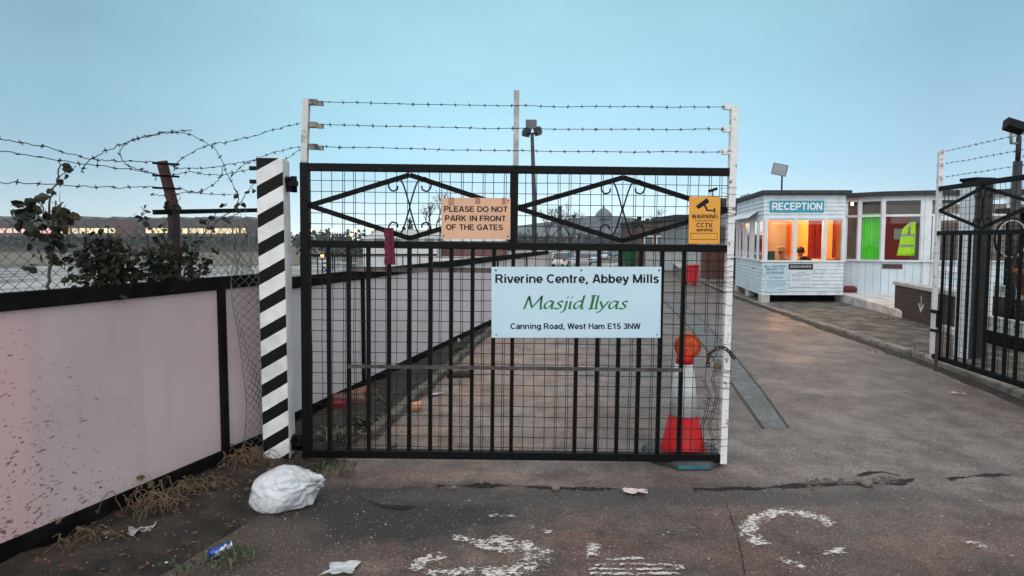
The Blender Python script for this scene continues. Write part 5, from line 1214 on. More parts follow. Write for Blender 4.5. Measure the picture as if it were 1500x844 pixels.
# ------------------------------------------------------------------ people in the booth (seated behind the window)
def person(label, loc, rotz, coat, hat, lean, skin=(.30, .16, .10), hair=True):
    r = thing('person', label, 'person', loc, rotz)
    V = [((0, 0, 0), .15), ((0, -.01, .16), .145), ((0, -.03-lean*.4, .34), .165), ((0, -.03-lean*.75, .47), .12), ((0, -.04-lean, .55), .055), ((0, -.05-lean*1.1, .62), .06), ((0, -.06-lean*1.15, .70), .092), ((0, -.055-lean*1.15, .79), .075),
         ((.17, -.03-lean*.65, .44), .07), ((.23, -.10-lean*.7, .22), .05), ((.12, -.33-lean*.7, .16), .04), ((.06, -.40-lean*.7, .17), .03),
         ((-.17, -.03-lean*.65, .44), .07), ((-.23, -.10-lean*.7, .22), .05), ((-.12, -.33-lean*.7, .16), .04), ((-.06, -.40-lean*.7, .17), .03),
         ((.10, -.10, .0), .09), ((.13, -.42, .02), .075), ((.13, -.44, -.38), .05), ((-.10, -.10, .0), .09), ((-.13, -.42, .02), .075), ((-.13, -.44, -.38), .05)]
    E = [(0,1),(1,2),(2,3),(3,4),(4,5),(5,6),(6,7),(3,8),(8,9),(9,10),(10,11),(3,12),(12,13),(13,14),(14,15),(0,16),(16,17),(17,18),(0,19),(19,20),(20,21)]
    def skinm(verts, edges, name, m, grow=0):
        me = bpy.data.meshes.new(name); me.from_pydata([v[0] for v in verts], edges, []); ob = bpy.data.objects.new(name, me); COL.objects.link(ob)
        md = ob.modifiers.new('s', 'SKIN'); md.use_smooth_shade = True
        for k, v in enumerate(verts):
            sv = me.skin_vertices[0].data[k]; sv.radius = (v[1]+grow, (v[1]+grow)*(.8 if k in (1, 2) else 1)); sv.use_root = (k == 0)
        ob.modifiers.new('d', 'SUBSURF').levels = 2; ob.modifiers['d'].render_levels = 2
        me.materials.append(m); ob.parent = r; return ob
    skinm(V, E, 'body', mat('skin_%s' % ('brown',), skin, rough=.6))
    cv = [V[i] for i in (0, 1, 2, 3, 8, 9, 10, 12, 13, 14)]
    skinm(cv, [(0,1),(1,2),(2,3),(3,4),(4,5),(5,6),(3,7),(7,8),(8,9)], 'coat', coat, .022)
    hx = Vector((0, -.06-lean*1.15, .74)); b = MB()
    if hat:
        b.lathe([(.108, -.01), (.112, .02), (.10, .075), (.06, .105), (0, .112)], hx, 18); b.lathe([(.155, -.016), (.155, -.008), (.10, .0)], hx+Vector((0, -.03, 0)), 18); b.build('cap', hat, r)
    else:
        b.lathe([(.095, -.06), (.108, -.02), (.108, .03), (.085, .075), (.045, .095), (0, .10)], hx+Vector((0, .018, 0)), 18); b.build('hair', mat('dark_hair', (.012, .010, .010), rough=.6), r)
    b = MB()
    for s_ in (-1, 1): b.lathe([(.0, -.012), (.011, 0), (.0, .012)], hx+Vector((.032*s_, -.088, -.035)), 8)
    b.build('eyes', ink, r)
    MB().tube([hx+Vector((0, -.088, -.035)), hx+Vector((0, -.108, -.065)), hx+Vector((0, -.09, -.072))], [.010, .016, .008], 6).build('nose', mat('skin_brown', skin), r)
    return r
seat_z = ZB+.07+.45
pa = P(1152, 366, BY+.85)
person('person in a dark coat and pale cap seated behind the middle booth window', (pa.x, pa.y, pa.z-.75), R(-62), mat('dark_coat', (.055, .022, .016), (.03, .015, .012), 8, .8), mat('tan_cap', (.34, .20, .12), (.28, .16, .09), 8, .8), .12)
pa = P(1166.5, 366, BY+1.15)
person('dark haired person half hidden by the mullion of the booth window', (pa.x, pa.y, pa.z-.75), R(40), mat('black_coat', (.018, .012, .012), (.03, .018, .015), 8, .8), None, .05)
pa = P(1180, 376.5, BY+.95); t = thing('office_chair', 'black round-backed office chair behind the booth window', 'chair', (pa.x, pa.y, ZB+.07))
b = MB(); b.lathe([(.0, -.03), (.17, -.028), (.19, 0), (.17, .028), (0, .03)], (0, 0, .68), 18, Matrix.Rotation(R(80), 3, 'X')); b.build('backrest', ink, t); b = MB(); b.box((-.2, -.42, .42), (.2, -.02, .48)); b.build('seat', ink, t); b = MB(); b.lathe([(.03, .0), (.03, .42)], (0, -.2, 0), 8); b.box((-.02, -.03, .45), (.02, .02, .68)); b.build('stem', ink, t)

# ------------------------------------------------------------------ white bay building
rk = thing('office_building', 'white single-storey office with a bowed window front beside the booth', 'building', (9.2, 14.5, 0))
BO = Vector((9.2, 14.5, 0))
PL = [Vector((PX(q, y), y, 0))-BO for q, y in ((1237, 14.95), (1257.5, 14.7), (1291.5, 14.32), (1349.5, 14.05), (1432, 13.75), (1560, 13.6))]
ZW, ZK, ZTR, ZHD = .17, 1.075, 2.17, 2.56
boards = mat('white_boarding', (.62, .72, .77), (.55, .64, .69), 3, .5)
dark_in = mat('dim_interior', (.16, .125, .115), (.11, .085, .08), 3, .8)
for i in range(5):
    a, c = PL[i], PL[i+1]; d = c-a; l = d.length; u = d.normalized(); nr = Vector((u.y, -u.x, 0))      # outward
    Q = lambda s_, z, o=0.0: a+u*s_+nr*o+Vector((0, 0, z))
    b = MB()
    n = max(2, int(l/.14))
    door = (i == 3)
    zl = ZK-.03
    for k in range(n):                                   # boarded apron
        s0 = l*k/n+.003; s1 = l*(k+1)/n-.003
        vs = [Q(s0, ZW), Q(s1, ZW), Q(s1, zl), Q(s0, zl), Q(s0, ZW, .012), Q(s1, ZW, .012), Q(s1, zl, .012), Q(s0, zl, .012)]
        b.add(vs, [(0,3,2,1), (4,5,6,7), (0,1,5,4), (1,2,6,5), (2,3,7,6), (3,0,4,7)])
    b.add([Q(0, ZW-.2, -.02), Q(l, ZW-.2, -.02), Q(l, zl, -.02), Q(0, zl, -.02)], [(0,1,2,3)])
    b.build('wall', boards, rk)
    MB().beam(Q(0, (ZHD+ZT_)/2+.01, -.01), Q(l, (ZHD+ZT_)/2+.01, -.01), .05, ZT_-ZHD+.06).build('fascia_board', boards, rk)
    b = MB(); b.beam(Q(-.02, ZK-.012, .03), Q(l+.02, ZK-.012, .03), .12, .04); b.build('sill', white, rk)
    fr = MB()
    if i < 3:
        for z_, hh in ((ZTR, .055), (ZHD, .06)): fr.beam(Q(.04, z_, .012), Q(l-.04, z_, .012), .05, hh)
        for s_ in (0.0, l): fr.beam(Q(s_, ZK, .012), Q(s_, ZHD+.05, .012), .09, .055, (0, 1, 0))
        f = fr.build('window_frame', white, rk)
        MB().quad(Q(.04, ZK, -.01), Q(l-.04, ZK, -.01), Q(l-.04, ZHD, -.01), Q(.04, ZHD, -.01)).build('pane', pane_m, f)
    elif i == 3:
        for z_, hh in ((ZTR, .055), (ZHD, .06)): fr.beam(Q(.04, z_, .012), Q(l-.04, z_, .012), .05, hh)
        fr.beam(Q(.10, ZW, .014), Q(.10, ZHD+.05, .014), .16, .055, (0, 1, 0)); fr.beam(Q(l, ZK, .012), Q(l, ZHD+.05, .012), .1, .055, (0, 1, 0))
        f = fr.build('window_frame', white, rk)
        MB().quad(Q(.18, ZK, -.01), Q(l-.05, ZK, -.01), Q(l-.05, ZHD, -.01), Q(.18, ZHD, -.01)).build('pane', pane_m, f)
        dr = MB()
        for (s0, s1, z0, z1) in ((.20, .28, ZW, ZTR-.03), (1.02, 1.10, ZW, ZTR-.03), (.28, 1.02, ZTR-.13, ZTR-.03), (.28, 1.02, ZW, ZW+.35), (.28, 1.02, .78, .94)):
            dr.beam(Q((s0+s1)/2, z0, .035), Q((s0+s1)/2, z1, .035), .04, s1-s0, u) if (z1-z0) > (s1-s0) else dr.beam(Q(s0, (z0+z1)/2, .035), Q(s1, (z0+z1)/2, .035), .04, z1-z0)
        dd = dr.build('door', white, rk); MB().beam(Q(.24, .80, .075), Q(.24, 1.25, .075), .02, .02, (0, 1, 0)).build('handle', galv, dd)
    else:
        for z_, hh in ((ZTR, .055), (ZHD, .06)): fr.beam(Q(.04, z_, .012), Q(l, z_, .012), .05, hh)
        for k in range(1, 4): fr.beam(Q(l*k/3, ZK, .012), Q(l*k/3, ZHD+.05, .012), .08, .05, (0, 1, 0))
        f = fr.build('window_frame', white, rk); MB().quad(Q(.04, ZK, -.01), Q(l, ZK, -.01), Q(l, ZHD, -.01), Q(.04, ZHD, -.01)).build('pane', pane_m, f)
b = MB(); pr = []
for i, p in enumerate(PL):
    d = (PL[min(i+1, 5)]-PL[max(i-1, 0)]).normalized(); pr.append(p+Vector((d.y, -d.x, 0))*.20)
slab(b, [(p.x, p.y) for p in pr]+[(PL[5].x, 7.5), (-1.2, 7.5), (-1.2, 1.2)], ZT_-.03, ZT_+.07); b.build('roof', felt, rk)
b = MB(); b.box((-.2, 3.6, 0), (8, 3.7, ZT_)); b.box((-1.0, 2.35, 0), (.44, 2.4, ZT_)); b.box((-.72, .62, 0), (-.68, 2.35, ZT_)); b.build('inner_wall', dark_in, rk)
b = MB(); slab(b, [(p.x, p.y) for p in PL]+[(PL[5].x, 3.6), (.2, 3.6)], .10, ZW); b.build('floor', conc, rk)
b = MB(); slab(b, [(p.x+.1, p.y+.1) for p in PL]+[(PL[5].x, 3.6), (.2, 3.6)], ZT_-.03, ZT_+.02); b.build('ceiling', dark_in, rk)
p = P(1317, 345, 15.4)-BO; MB().box((p.x-.36, p.y, .3), (p.x+.30, p.y+.04, p.z+.52)).build('red_panel', mat('red_panel', (.34, .035, .03), (.28, .03, .025), 3, .7), rk)
p = P(1315, 343, 15.36)-BO; MB().box((p.x-.10, p.y, p.z-.14), (p.x+.10, p.y+.01, p.z+.14)).build('paper_notice', mat('grey_paper', (.50, .50, .50), rough=.7), rk)
d = (PL[2]-PL[1]); u = d.normalized(); nr = Vector((u.y, -u.x, 0))
curtain(rk, .05, d.length-.05, -.07, ZK+.02, ZTR+.06, mat('green_curtain', (.13, .80, .03), (.10, .68, .02), 5, .75), 7, ax=lambda q: PL[1]+u*q.x-nr*(-q.y)+Vector((0, 0, q.z)))
lx = thing('ceiling_lamp', 'small white lamp glowing on the ceiling inside the office', 'lamp', (BO.x+.25, BO.y+1.7, ZT_-.03))
MB().lathe([(.0, -.13), (.028, -.12), (.036, -.09), (.028, -.06), (.02, -.05)], n=14).build('bulb', emis('cool_lamp_glow', (1, .92, .82), 9), lx); MB().lathe([(.02, -.05), (.02, .0)], n=8).build('stem', white, lx)
ll = bpy.data.lights.new('office_light', 'POINT'); ll.energy = 80; ll.color = (1, .90, .78); ll.shadow_soft_size = .08
lo_ = bpy.data.objects.new('office_light', ll); COL.objects.link(lo_); lo_.location = (BO.x+.25, BO.y+1.5, ZT_-.30)
# letter plate and black bracket under the window
p = P(1316.5, 391, 14.0); d3 = (PL[3]-PL[2]).normalized(); s_ = (p.x-(BO+PL[2]).x)/d3.x; q0 = BO+PL[2]+d3*s_+Vector((d3.y, -d3.x, 0))*.014
t = thing('name_plate', 'narrow brown wooden plate on the white wall below the vest', 'plate', (q0.x, q0.y, p.z), math.atan2(d3.y, d3.x)); MB().box((-.21, -.02, -.055), (.21, .0, .055)).build('plate', mat('brown_plate', (.06, .025, .018), (.09, .04, .025), 8, .5), t)
# hi-vis vest hanging in the window
p = P(1336, 350, 14.0); s_ = (p.x-(BO+PL[2]).x)/d3.x; q0 = BO+PL[2]+d3*(s_+.02)-Vector((d3.y, -d3.x, 0))*.10
vt = thing('safety_vest', 'yellow hi-vis vest with grey bands hanging inside the office window', 'vest', (q0.x, q0.y, PZ(375, 14.1)), math.atan2(d3.y, d3.x)-.0)
hv = emis('hi_vis_yellow', (.42, .80, .02), .0); hv = mat('hi_vis_fabric', (.45, .80, .015), (.38, .70, .015), 7, .7)
def vest_sheet(z0, z1, y, n=10, grow=0):
    b = MB()
    for k in range(n+1):
        t_ = k/n; z = z0+(z1-z0)*t_; xl = -.22+.13*z/.82+(.0 if z < .64 else .13*((z-.64)/.18)**1.3)-grow; xr = .16+grow
        m_ = 10
        for j in range(m_+1):
            x = xl+(xr-xl)*j/m_; b.v.append((x, y-.035*math.sin(math.pi*j/m_)-.012*math.sin(j*1.9+z*3)-grow, z))
    for k in range(n):
        for j in range(10): b.f.append((k*11+j, k*11+j+1, (k+1)*11+j+1, (k+1)*11+j)); b.sm.append(True)
    return b
vest_sheet(.0, .82, 0).build('fabric', hv, vt, fixn=False).modifiers.new('t', 'SOLIDIFY').thickness = .01
for z0, z1 in ((.22, .275), (.48, .53)): vest_sheet(z0, z1, -.004, 2, .004).build('reflective_band', mat('reflective_grey', (.35, .38, .36), (.25, .28, .27), 9, .4), vt, fixn=False)
b = MB(); b.v = []; b.tube([(.02, -.05, .53), (.03, -.045, .82)], .022, 6); b.build('reflective_band', mat('reflective_grey', (.35, .38, .36)), vt)

# platform, ramp and low brick wall in front of the office
EP = [Vector((8.35, 15.5, 0)), Vector((8.15, 13.9, 0)), Vector((7.85, 12.3, 0)), Vector((7.70, 11.6, 0)), Vector((7.62, 10.6, 0)), Vector((7.2, 9.6, 0)), Vector((6.9, 8.9, 0))]
ZP = [.245, .235, .225, .20, .17, .17, .17]
b = MB(); vs = []
for p, z in zip(EP, ZP): vs += [Vector((p.x, p.y, .02)), Vector((p.x, p.y, z-.02)), Vector((p.x+.03, p.y, z)), Vector((11.5, p.y+.4, z*.75)), Vector((11.5, p.y+.4, .02))]
n = len(EP); b.add(vs, [(i*5+j, i*5+(j+1) % 5, (i+1)*5+(j+1) % 5, (i+1)*5+j) for i in range(n-1) for j in range(5)]+[(0,1,2,3,4), tuple((n-1)*5+j for j in range(5))])
tag(b.build('platform', mat('worn_white_concrete', (.66, .65, .62), (.34, .32, .29), 3.5, .75, bump=.4, bscale=25, lo=.42, hi=.72)), 'worn white concrete platform and ramp in front of the office', 'platform')
def brick_wall_mat(name, c1, c2, mortar, sc):
    m = bpy.data.materials.new(name); m.use_nodes = True; t = m.node_tree; b = t.nodes['Principled BSDF']; L = t.links.new
    tc = N(t, 'ShaderNodeTexCoord'); sx = N(t, 'ShaderNodeSeparateXYZ'); L(tc.outputs['Object'], sx.inputs[0]); a_ = N(t, 'ShaderNodeMath', operation='ADD'); L(sx.outputs['X'], a_.inputs[0]); L(sx.outputs['Y'], a_.inputs[1])
    cb = N(t, 'ShaderNodeCombineXYZ'); L(a_.outputs[0], cb.inputs['X']); L(sx.outputs['Z'], cb.inputs['Y'])
    k = N(t, 'ShaderNodeTexBrick'); k.inputs['Scale'].default_value = sc; k.inputs['Color1'].default_value = (*c1, 1); k.inputs['Color2'].default_value = (*c2, 1); k.inputs['Mortar'].default_value = (*mortar, 1)
    k.inputs['Brick Width'].default_value = .225; k.inputs['Row Height'].default_value = .075; k.inputs['Mortar Size'].default_value = .008
    L(cb.outputs[0], k.inputs['Vector']); n = N(t, 'ShaderNodeTexNoise'); n.inputs['Scale'].default_value = 6; n.inputs['Detail'].default_value = 5; L(tc.outputs['Object'], n.inputs['Vector'])
    r = N(t, 'ShaderNodeMapRange'); r.inputs['To Min'].default_value = .55; r.inputs['To Max'].default_value = 1.35; L(n.outputs[0], r.inputs['Value'])
    x = N(t, 'ShaderNodeMix', data_type='RGBA', blend_type='MULTIPLY'); x.inputs[0].default_value = 1; L(k.outputs['Color'], x.inputs[6]); L(r.outputs[0], x.inputs[7]); L(x.outputs[2], b.inputs['Base Color'])
    b.inputs['Roughness'].default_value = .9; bp = N(t, 'ShaderNodeBump'); bp.inputs['Strength'].default_value = .5; L(k.outputs['Fac'], bp.inputs['Height']); bp.invert = True; L(bp.outputs[0], b.inputs['Normal']); return m
brown_brick = brick_wall_mat('brown_brickwork', (.060, .036, .026), (.038, .025, .020), (.075, .068, .06), 1)
w0 = Vector((7.78, 11.75, 0)); w1 = Vector((7.05, 8.9, 0)); d = w1-w0; aw = math.atan2(d.y, d.x); lw = d.length
bw = thing('low_brick_wall', 'low brown brick wall with a white coping and a painted white arrow', 'wall', w0, aw)
MB().box((0, 0, .05), (lw, .20, .67)).build('wall', brown_brick, bw); MB().box((-.05, -.03, .67), (lw, .23, .74)).build('coping', conc_pale, bw, bevel=.008)
sa = 1.25; b = MB(); zc = .43
for pq in ([(-.012, .52), (.012, .52), (.012, .26), (-.012, .26)], [(-.10, .36), (-.08, .40), (.0, .27), (.0, .22)], [(.10, .36), (.08, .40), (.0, .27), (.0, .22)]):
    pass
b.add([(sa+q[0], -.004, q[1]) for q in ((-.014, .56), (.014, .56), (.014, .30), (-.014, .30))], [(0,1,2,3)])
b.add([(sa+q[0], -.005, q[1]) for q in ((-.125, .40), (-.10, .43), (.014, .30), (-.002, .255))], [(0,1,2,3)])
b.add([(sa+q[0], -.0055, q[1]) for q in ((.125, .40), (.10, .43), (-.014, .30), (.002, .255))], [(0,1,2,3)])
b.build('painted_arrow', white, bw, fixn=False)
c = P(1223.5, 429, 14.9); t = thing('cushion', 'dark red roll cushion lying on the end of the platform', 'cushion', (c.x+.02, 14.75, .24))
b = MB(); b.lathe([(.02, -.42), (.075, -.41), (.09, -.36), (.088, .0), (.092, .36), (.075, .41), (.02, .42)], (0, 0, .07), 14, ry); b.build('cushion', mat('maroon_cloth', (.13, .010, .016), (.09, .008, .012), 8, .7, bump=.3), t)
# floodlight and cameras on the roofs
def floodlight(name, label, cat, base, top, head_rot, hs=.2, pole_r=.022, m=galv):
    t = thing(name, label, cat, base); z = top-base[2]
    MB().lathe([(pole_r, -.02), (pole_r, z)], n=8).build('pole', black, t)
    Rm = Matrix.Rotation(head_rot[2], 3, 'Z') @ Matrix.Rotation(head_rot[0], 3, 'X') @ Matrix.Rotation(head_rot[1], 3, 'Y')
    b = MB(); c = Vector((-.09, -.05, z+hs*.75)); q = lambda v: c+Rm @ Vector(v)
    f = [(-hs, 0, -hs*.8), (hs, 0, -hs*.8), (hs, 0, hs*.8), (-hs, 0, hs*.8)]; k = [(-hs*.5, hs*.7, -hs*.4), (hs*.5, hs*.7, -hs*.4), (hs*.5, hs*.7, hs*.4), (-hs*.5, hs*.7, hs*.4)]
    b.add([q(v) for v in f+k], [(0,1,2,3), (7,6,5,4), (0,4,5,1), (1,5,6,2), (2,6,7,3), (3,7,4,0)]); hd = b.build('lamp_head', m, t)
    b = MB(); b.add([q((v[0]*.86, -.006, v[2]*.86)) for v in f], [(0,1,2,3)]); b.build('lens', mat('floodlight_glass', (.42, .46, .48), (.36, .40, .42), 4, .2), t)
    b = MB(); b.beam((0, 0, z-.02), q((0, hs*.45, -hs*.5)), .03, .03); b.build('bracket', black, t); return t
p = P(1145, 280, 15.4); floodlight('floodlight', 'square grey floodlight on a short pole above the reception roof', 'floodlight', (p.x, 15.4, ZT_+.10), PZ(257, 15.4), (R(14), R(16), R(-38)), .19)
def cctv(label, base, rotz, s_=1, pole=.0):
    t = thing('security_camera', label, 'security camera', base, rotz); b = MB(); b.cbox((0, 0, .10*s_+pole), (.09*s_, .34*s_, .10*s_), Matrix.Rotation(R(-18), 3, 'X')); b.build('housing', black if pole else galv, t)
    b = MB(); b.lathe([(.022*s_, 0), (.022*s_, .07*s_+pole)], n=8); b.build('bracket', black, t); return t
p = P(1088, 287, 17.2); cctv('small grey security camera on the far corner of the booth roof', (6.86, 17.2, ZT_+.1), R(60), .8)
p = P(1044, 290, 19.5); cctv('black security camera on a thin pole behind the CCTV notice', (p.x, 19.5, 2.5), R(70), .9, PZ(278, 19.5)-2.6)

# ------------------------------------------------------------------ beside the open gate leaf
pz = PZ(264, 7.2); gp = thing('gate_post', 'square black gate post with one white face behind the open gate leaf', 'gate post', (PX(1432, 7.3), 7.35, .05), R(12))
MB().box((-.14, -.095, 0), (.14, .095, pz-.05)).build('post', mat('black_masonry_paint', (.014, .014, .015), (.03, .028, .027), 7, .7, bump=.3), gp, bevel=.008)
MB().box((-.147, -.097, 0), (-.141, .097, pz-.10)).build('painted_face', white, gp)
MB().box((-.155, -.11, pz-.05), (.155, .11, pz-.01)).build('cap', black, gp, bevel=.006)
p = P(1482, 420, 8.3); fl = thing('floodlight', 'black floodlight on a stout dark pole above the open gate leaf', 'floodlight', (p.x, 8.3, .05))
zt = PZ(205, 8.3); b = MB(); b.lathe([(.055, 0), (.055, zt-.35)], n=14); b.lathe([(.032, zt-.36), (.032, zt-.02), (.022, zt+.01)], n=12); b.build('pole', mat('dark_pole_paint', (.016, .015, .016), (.03, .026, .025), 8, .5), fl)
b = MB(); b.tube([(-.02, 0, zt-.10), (-.12, -.02, zt-.10), (-.13, -.02, zt+.05), (-.08, -.03, zt+.10)], .022, 7); b.build('bracket', galv, fl)
b = MB(); b.cbox((-.12, -.05, zt+.13), (.24, .10, .16), Matrix.Rotation(R(-22), 3, 'X') @ Matrix.Rotation(R(22), 3, 'Y')); b.cbox((-.15, -.11, zt+.15), (.20, .03, .13), Matrix.Rotation(R(-22), 3, 'X') @ Matrix.Rotation(R(22), 3, 'Y')); b.build('lamp_head', black, fl)
b = MB(); b.tube(spline([(.05, -.02, zt-.05), (.10, -.03, zt-.12), (.07, -.03, zt-.25), (.04, -.02, zt-.3)], 5), .006, 5); b.build('cable', black, fl)
# pierced screen-block planter wall, shed, fence
sw0 = Vector((7.0, 8.75, 0)); sw1 = Vector((6.5, 5.6, 0)); d = sw1-sw0; asw = math.atan2(d.y, d.x); ls = d.length
sb = thing('garden_wall', 'dark planter wall with two courses of pierced white screen blocks behind the open gate leaf', 'wall', sw0, asw)
b = MB()
b.box((0, .25, .04), (ls, .43, .74))
b.build('wall', brick_wall_mat('black_brickwork', (.030, .024, .020), (.022, .018, .016), (.05, .045, .04), 1), sb)
MB().box((0, 0, .05), (ls, .249, .27)).build('planter_step', dark, sb)
def screen_block(b, x, y, z, s_):
    t_ = s_*.10; dpt = .09
    for q in ((0, 0, s_, t_), (0, s_-t_, s_, s_), (0, t_, t_, s_-t_), (s_-t_, t_, s_, s_-t_)): b.box((x+q[0], y, z+q[1]), (x+q[2], y+dpt, z+q[3]))
    c = Vector((x+s_/2, y+dpt/2, z+s_/2)); 
    for k in range(4):
        a_ = math.pi/4+k*math.pi/2; e = Vector((math.cos(a_), 0, math.sin(a_)))
        b.beam(c, c+e*s_*.55, dpt*.9, t_*.8, (0, 1, 0))
    b.lathe([(s_*.17, -dpt*.48), (s_*.17, dpt*.48)], c, 12, rx)
for (y_, z_, s_) in ((.0, .275, .21), (.25, .745, .17)):
    n = int(ls/s_)
    for k in range(n):
        b = MB(); screen_block(b, k*s_, y_, z_, s_-.006); b.build('screen_block', whiteb if False else mat('screen_block_paint', (.66, .68, .66), (.42, .42, .40), 7, .7), sb)
b = MB(); b.box((0, .06, .49), (ls, .24, .52)) if False else None
t = thing('timber_shed', 'long black timber shed behind the pierced block wall', 'shed', (8.0, 8.2, .05))
MB().box((-.15, -3.6, 0), (3.5, 1.05, 1.95)).build('wall', dark, t); b = MB(); b.box((-.25, -3.8, 1.95), (3.7, 1.15, 2.03)); b.build('roof', felt, t)
for k in range(4): MB().box((-.19, -3.3+k*1.3, .05), (-.152, -3.24+k*1.3, 1.93)).build('batten', black, t)
t = thing('slatted_fence', 'weathered blue-grey slatted screen standing above the shed roof', 'fence', (8.6, 9.4, 2.08)); 
for k in range(4): MB().box((0, -3.0, k*.10), (.03, .0, k*.10+.08)).build('slat', mat('blue_grey_slat', (.12, .18, .21), (.08, .12, .14), 4, .7), t)
for y_ in (-2.9, -1.5, -.1): MB().box((-.04, y_, -.06), (0, y_+.06, .42)).build('post', dark, t)
c = P(1482, 350, 7.55); t = thing('bicycle_wheel', 'upright spoked wheel with a pale rim leaning behind the open gate leaf', 'wheel', (c.x, 7.55, c.z), R(10))
b = MB(); b.tube([(math.cos(i*.2618)*.24, 0, math.sin(i*.2618)*.24) for i in range(25)], .012, 6, False); b.build('rim', mat('pale_rim', (.6, .6, .58), (.4, .4, .39), 10, .4), t)
b = MB(); b.tube([(math.cos(i*.2618)*.262, 0, math.sin(i*.2618)*.262) for i in range(25)], .016, 6, False); b.build('tyre', ink, t)
b = MB()
for k in range(14): b.tube([(0, 0, 0), (math.cos(k*.4488)*.24, 0, math.sin(k*.4488)*.24)], .0016, 3, False)
b.build('spokes', galv, t)
c = P(1478, 420, 7.4); pot_h = .30; t = thing('plant_pot', 'terracotta pot with a withered shrub on the block wall', 'plant pot', (PX(1479, 7.0)+.25, 7.0, .92))
MB().lathe([(.10, 0), (.15, .26), (.165, .26), (.165, .31), (.145, .31), (.13, .25), (0, .25)], n=18).build('pot', mat('terracotta', (.36, .13, .06), (.28, .10, .05), 8, .8), t)
b = MB(); rnd = random.Random(9)
for k in range(60): leaf(b, Vector((rnd.gauss(0, .13), rnd.gauss(0, .13), .42+rnd.gauss(0, .12))), .07, rnd)
b.build('leaves', mat('withered_leaf', (.14, .07, .04), (.06, .045, .03), 8, .8), t, fixn=False)
b = MB()
for k in range(6): b.tube([(0, 0, .24), (rnd.gauss(0, .08), rnd.gauss(0, .08), .55)], .006, 4, False)
b.build('stem', stem_m, t)
for i, (x, y, lab) in enumerate(((7.15, 7.9, 'dark trailing shrub nearest the booth in the block planter'), (7.0, 7.1, 'dark shrub in the middle of the block planter'), (6.85, 6.3, 'dark shrub at the near end of the block planter'))):
    c = Vector((x, y, .42)); bramble('shrub', lab, 'shrub', [([c, c+Vector((.02, 0, .2)), c+Vector((.05, .02, .38))], .01), ([c, c+Vector((-.05, .05, .2)), c+Vector((-.1, .02, .3))], .008)], [(c+Vector((-.05, 0, .2)), .22, 110, .06), (c+Vector((0, 0, .05)), .22, 60, .06)], 60+i, group=None)

# ------------------------------------------------------------------ beyond the gate
# grey hut and brick pier left of the booth
t = thing('grey_hut', 'small grey hut with a teal door left of the booth', 'hut', (PX(1050, 23), 23, 0))
MB().box((0, 0, 0), (2.2, 2.5, PZ(300, 23))).build('wall', mat('grey_render', (.30, .31, .32), (.22, .23, .24), 2, .8), t)
MB().box((.42, -.03, .0), (1.0, -.004, 2.0)).build('door', mat('teal_door', (.02, .085, .09), (.018, .06, .065), 4, .5), t); MB().box((-.2, -.3, PZ(300, 23)), (2.4, 2.7, PZ(291, 23))).build('roof', felt, t)
MB().box((.1, -.04, 1.5), (.36, -.004, 2.1)).build('window', mat('dim_glass', (.10, .13, .14), rough=.15), t)
pier_m = brick_wall_mat('dark_red_brickwork', (.15, .050, .036), (.11, .040, .03), (.10, .08, .07), 1)
y = 21.5; t = thing('brick_pier', 'dark red brick pier under the CCTV notice', 'pier', (PX(1046, y), y, 0)); MB().box((-.36, -.36, -.05), (.36, .36, PZ(362, y))).build('pier', pier_m, t); MB().box((-.42, -.42, PZ(362, y)), (.42, .42, PZ(359, y))).build('coping', conc, t)
MB().box((-.42, -.42, -.05), (.42, .42, .12)).build('footing', conc, t)
# red bin
y = 20; c = G(1013, 418); y = c.y; t = thing('wheelie_bin', 'tall red wheelie bin standing by the brick pier', 'bin', (c.x, y, 0), R(10))
b = MB(); b.add([(-.14, -.14, .06), (.14, -.14, .06), (.14, .16, .06), (-.14, .16, .06), (-.18, -.18, .66), (.18, -.18, .66), (.18, .2, .66), (-.18, .2, .66)], [(0,3,2,1), (4,5,6,7), (0,1,5,4), (1,2,6,5), (2,3,7,6), (3,0,4,7)]); b.build('body', mat('red_bin_plastic', (.60, .025, .04), (.5, .02, .035), 5, .45), t)
b = MB(); b.box((-.19, -.21, .665), (.19, .21, .71)); b.box((-.10, .2, .66), (.10, .24, .70)); b.build('lid', mat('red_bin_plastic', (.6, .02, .03)), t, bevel=.01)
for s_ in (-.15, .15): MB().lathe([(.06, -.02), (.06, .02)], (s_, .14, .06), 12, ry).build('wheel', ink, t)
# low walls / ramp near the bin
def low_wall(label, p0, p1, h, wd, m, cat='wall', name='low_wall', z=0):
    d = Vector(p1)-Vector(p0); t = thing(name, label, cat, (p0[0], p0[1], z), math.atan2(d.y, d.x)); MB().box((0, -wd/2, -.5), (d.length, wd/2, h)).build('wall', m, t); MB().box((-.02, -wd/2-.03, h), (d.length+.02, wd/2+.03, h+.05)).build('coping', conc_pale, t); return t
a = G(990, 398); c = G(1030, 410); low_wall('low rubble wall running up to the red bin', (a.x, a.y), (c.x-.5, c.y+1), .42, .3, mat('rubble_stone', (.20, .18, .16), (.10, .09, .085), 3, .9, bump=.8, bscale=8))
low_wall('white rendered wall sloping past the flat-roofed brick building', (PX(948, 34), 34), (PX(1024, 25), 25), .95, .2, conc_pale)
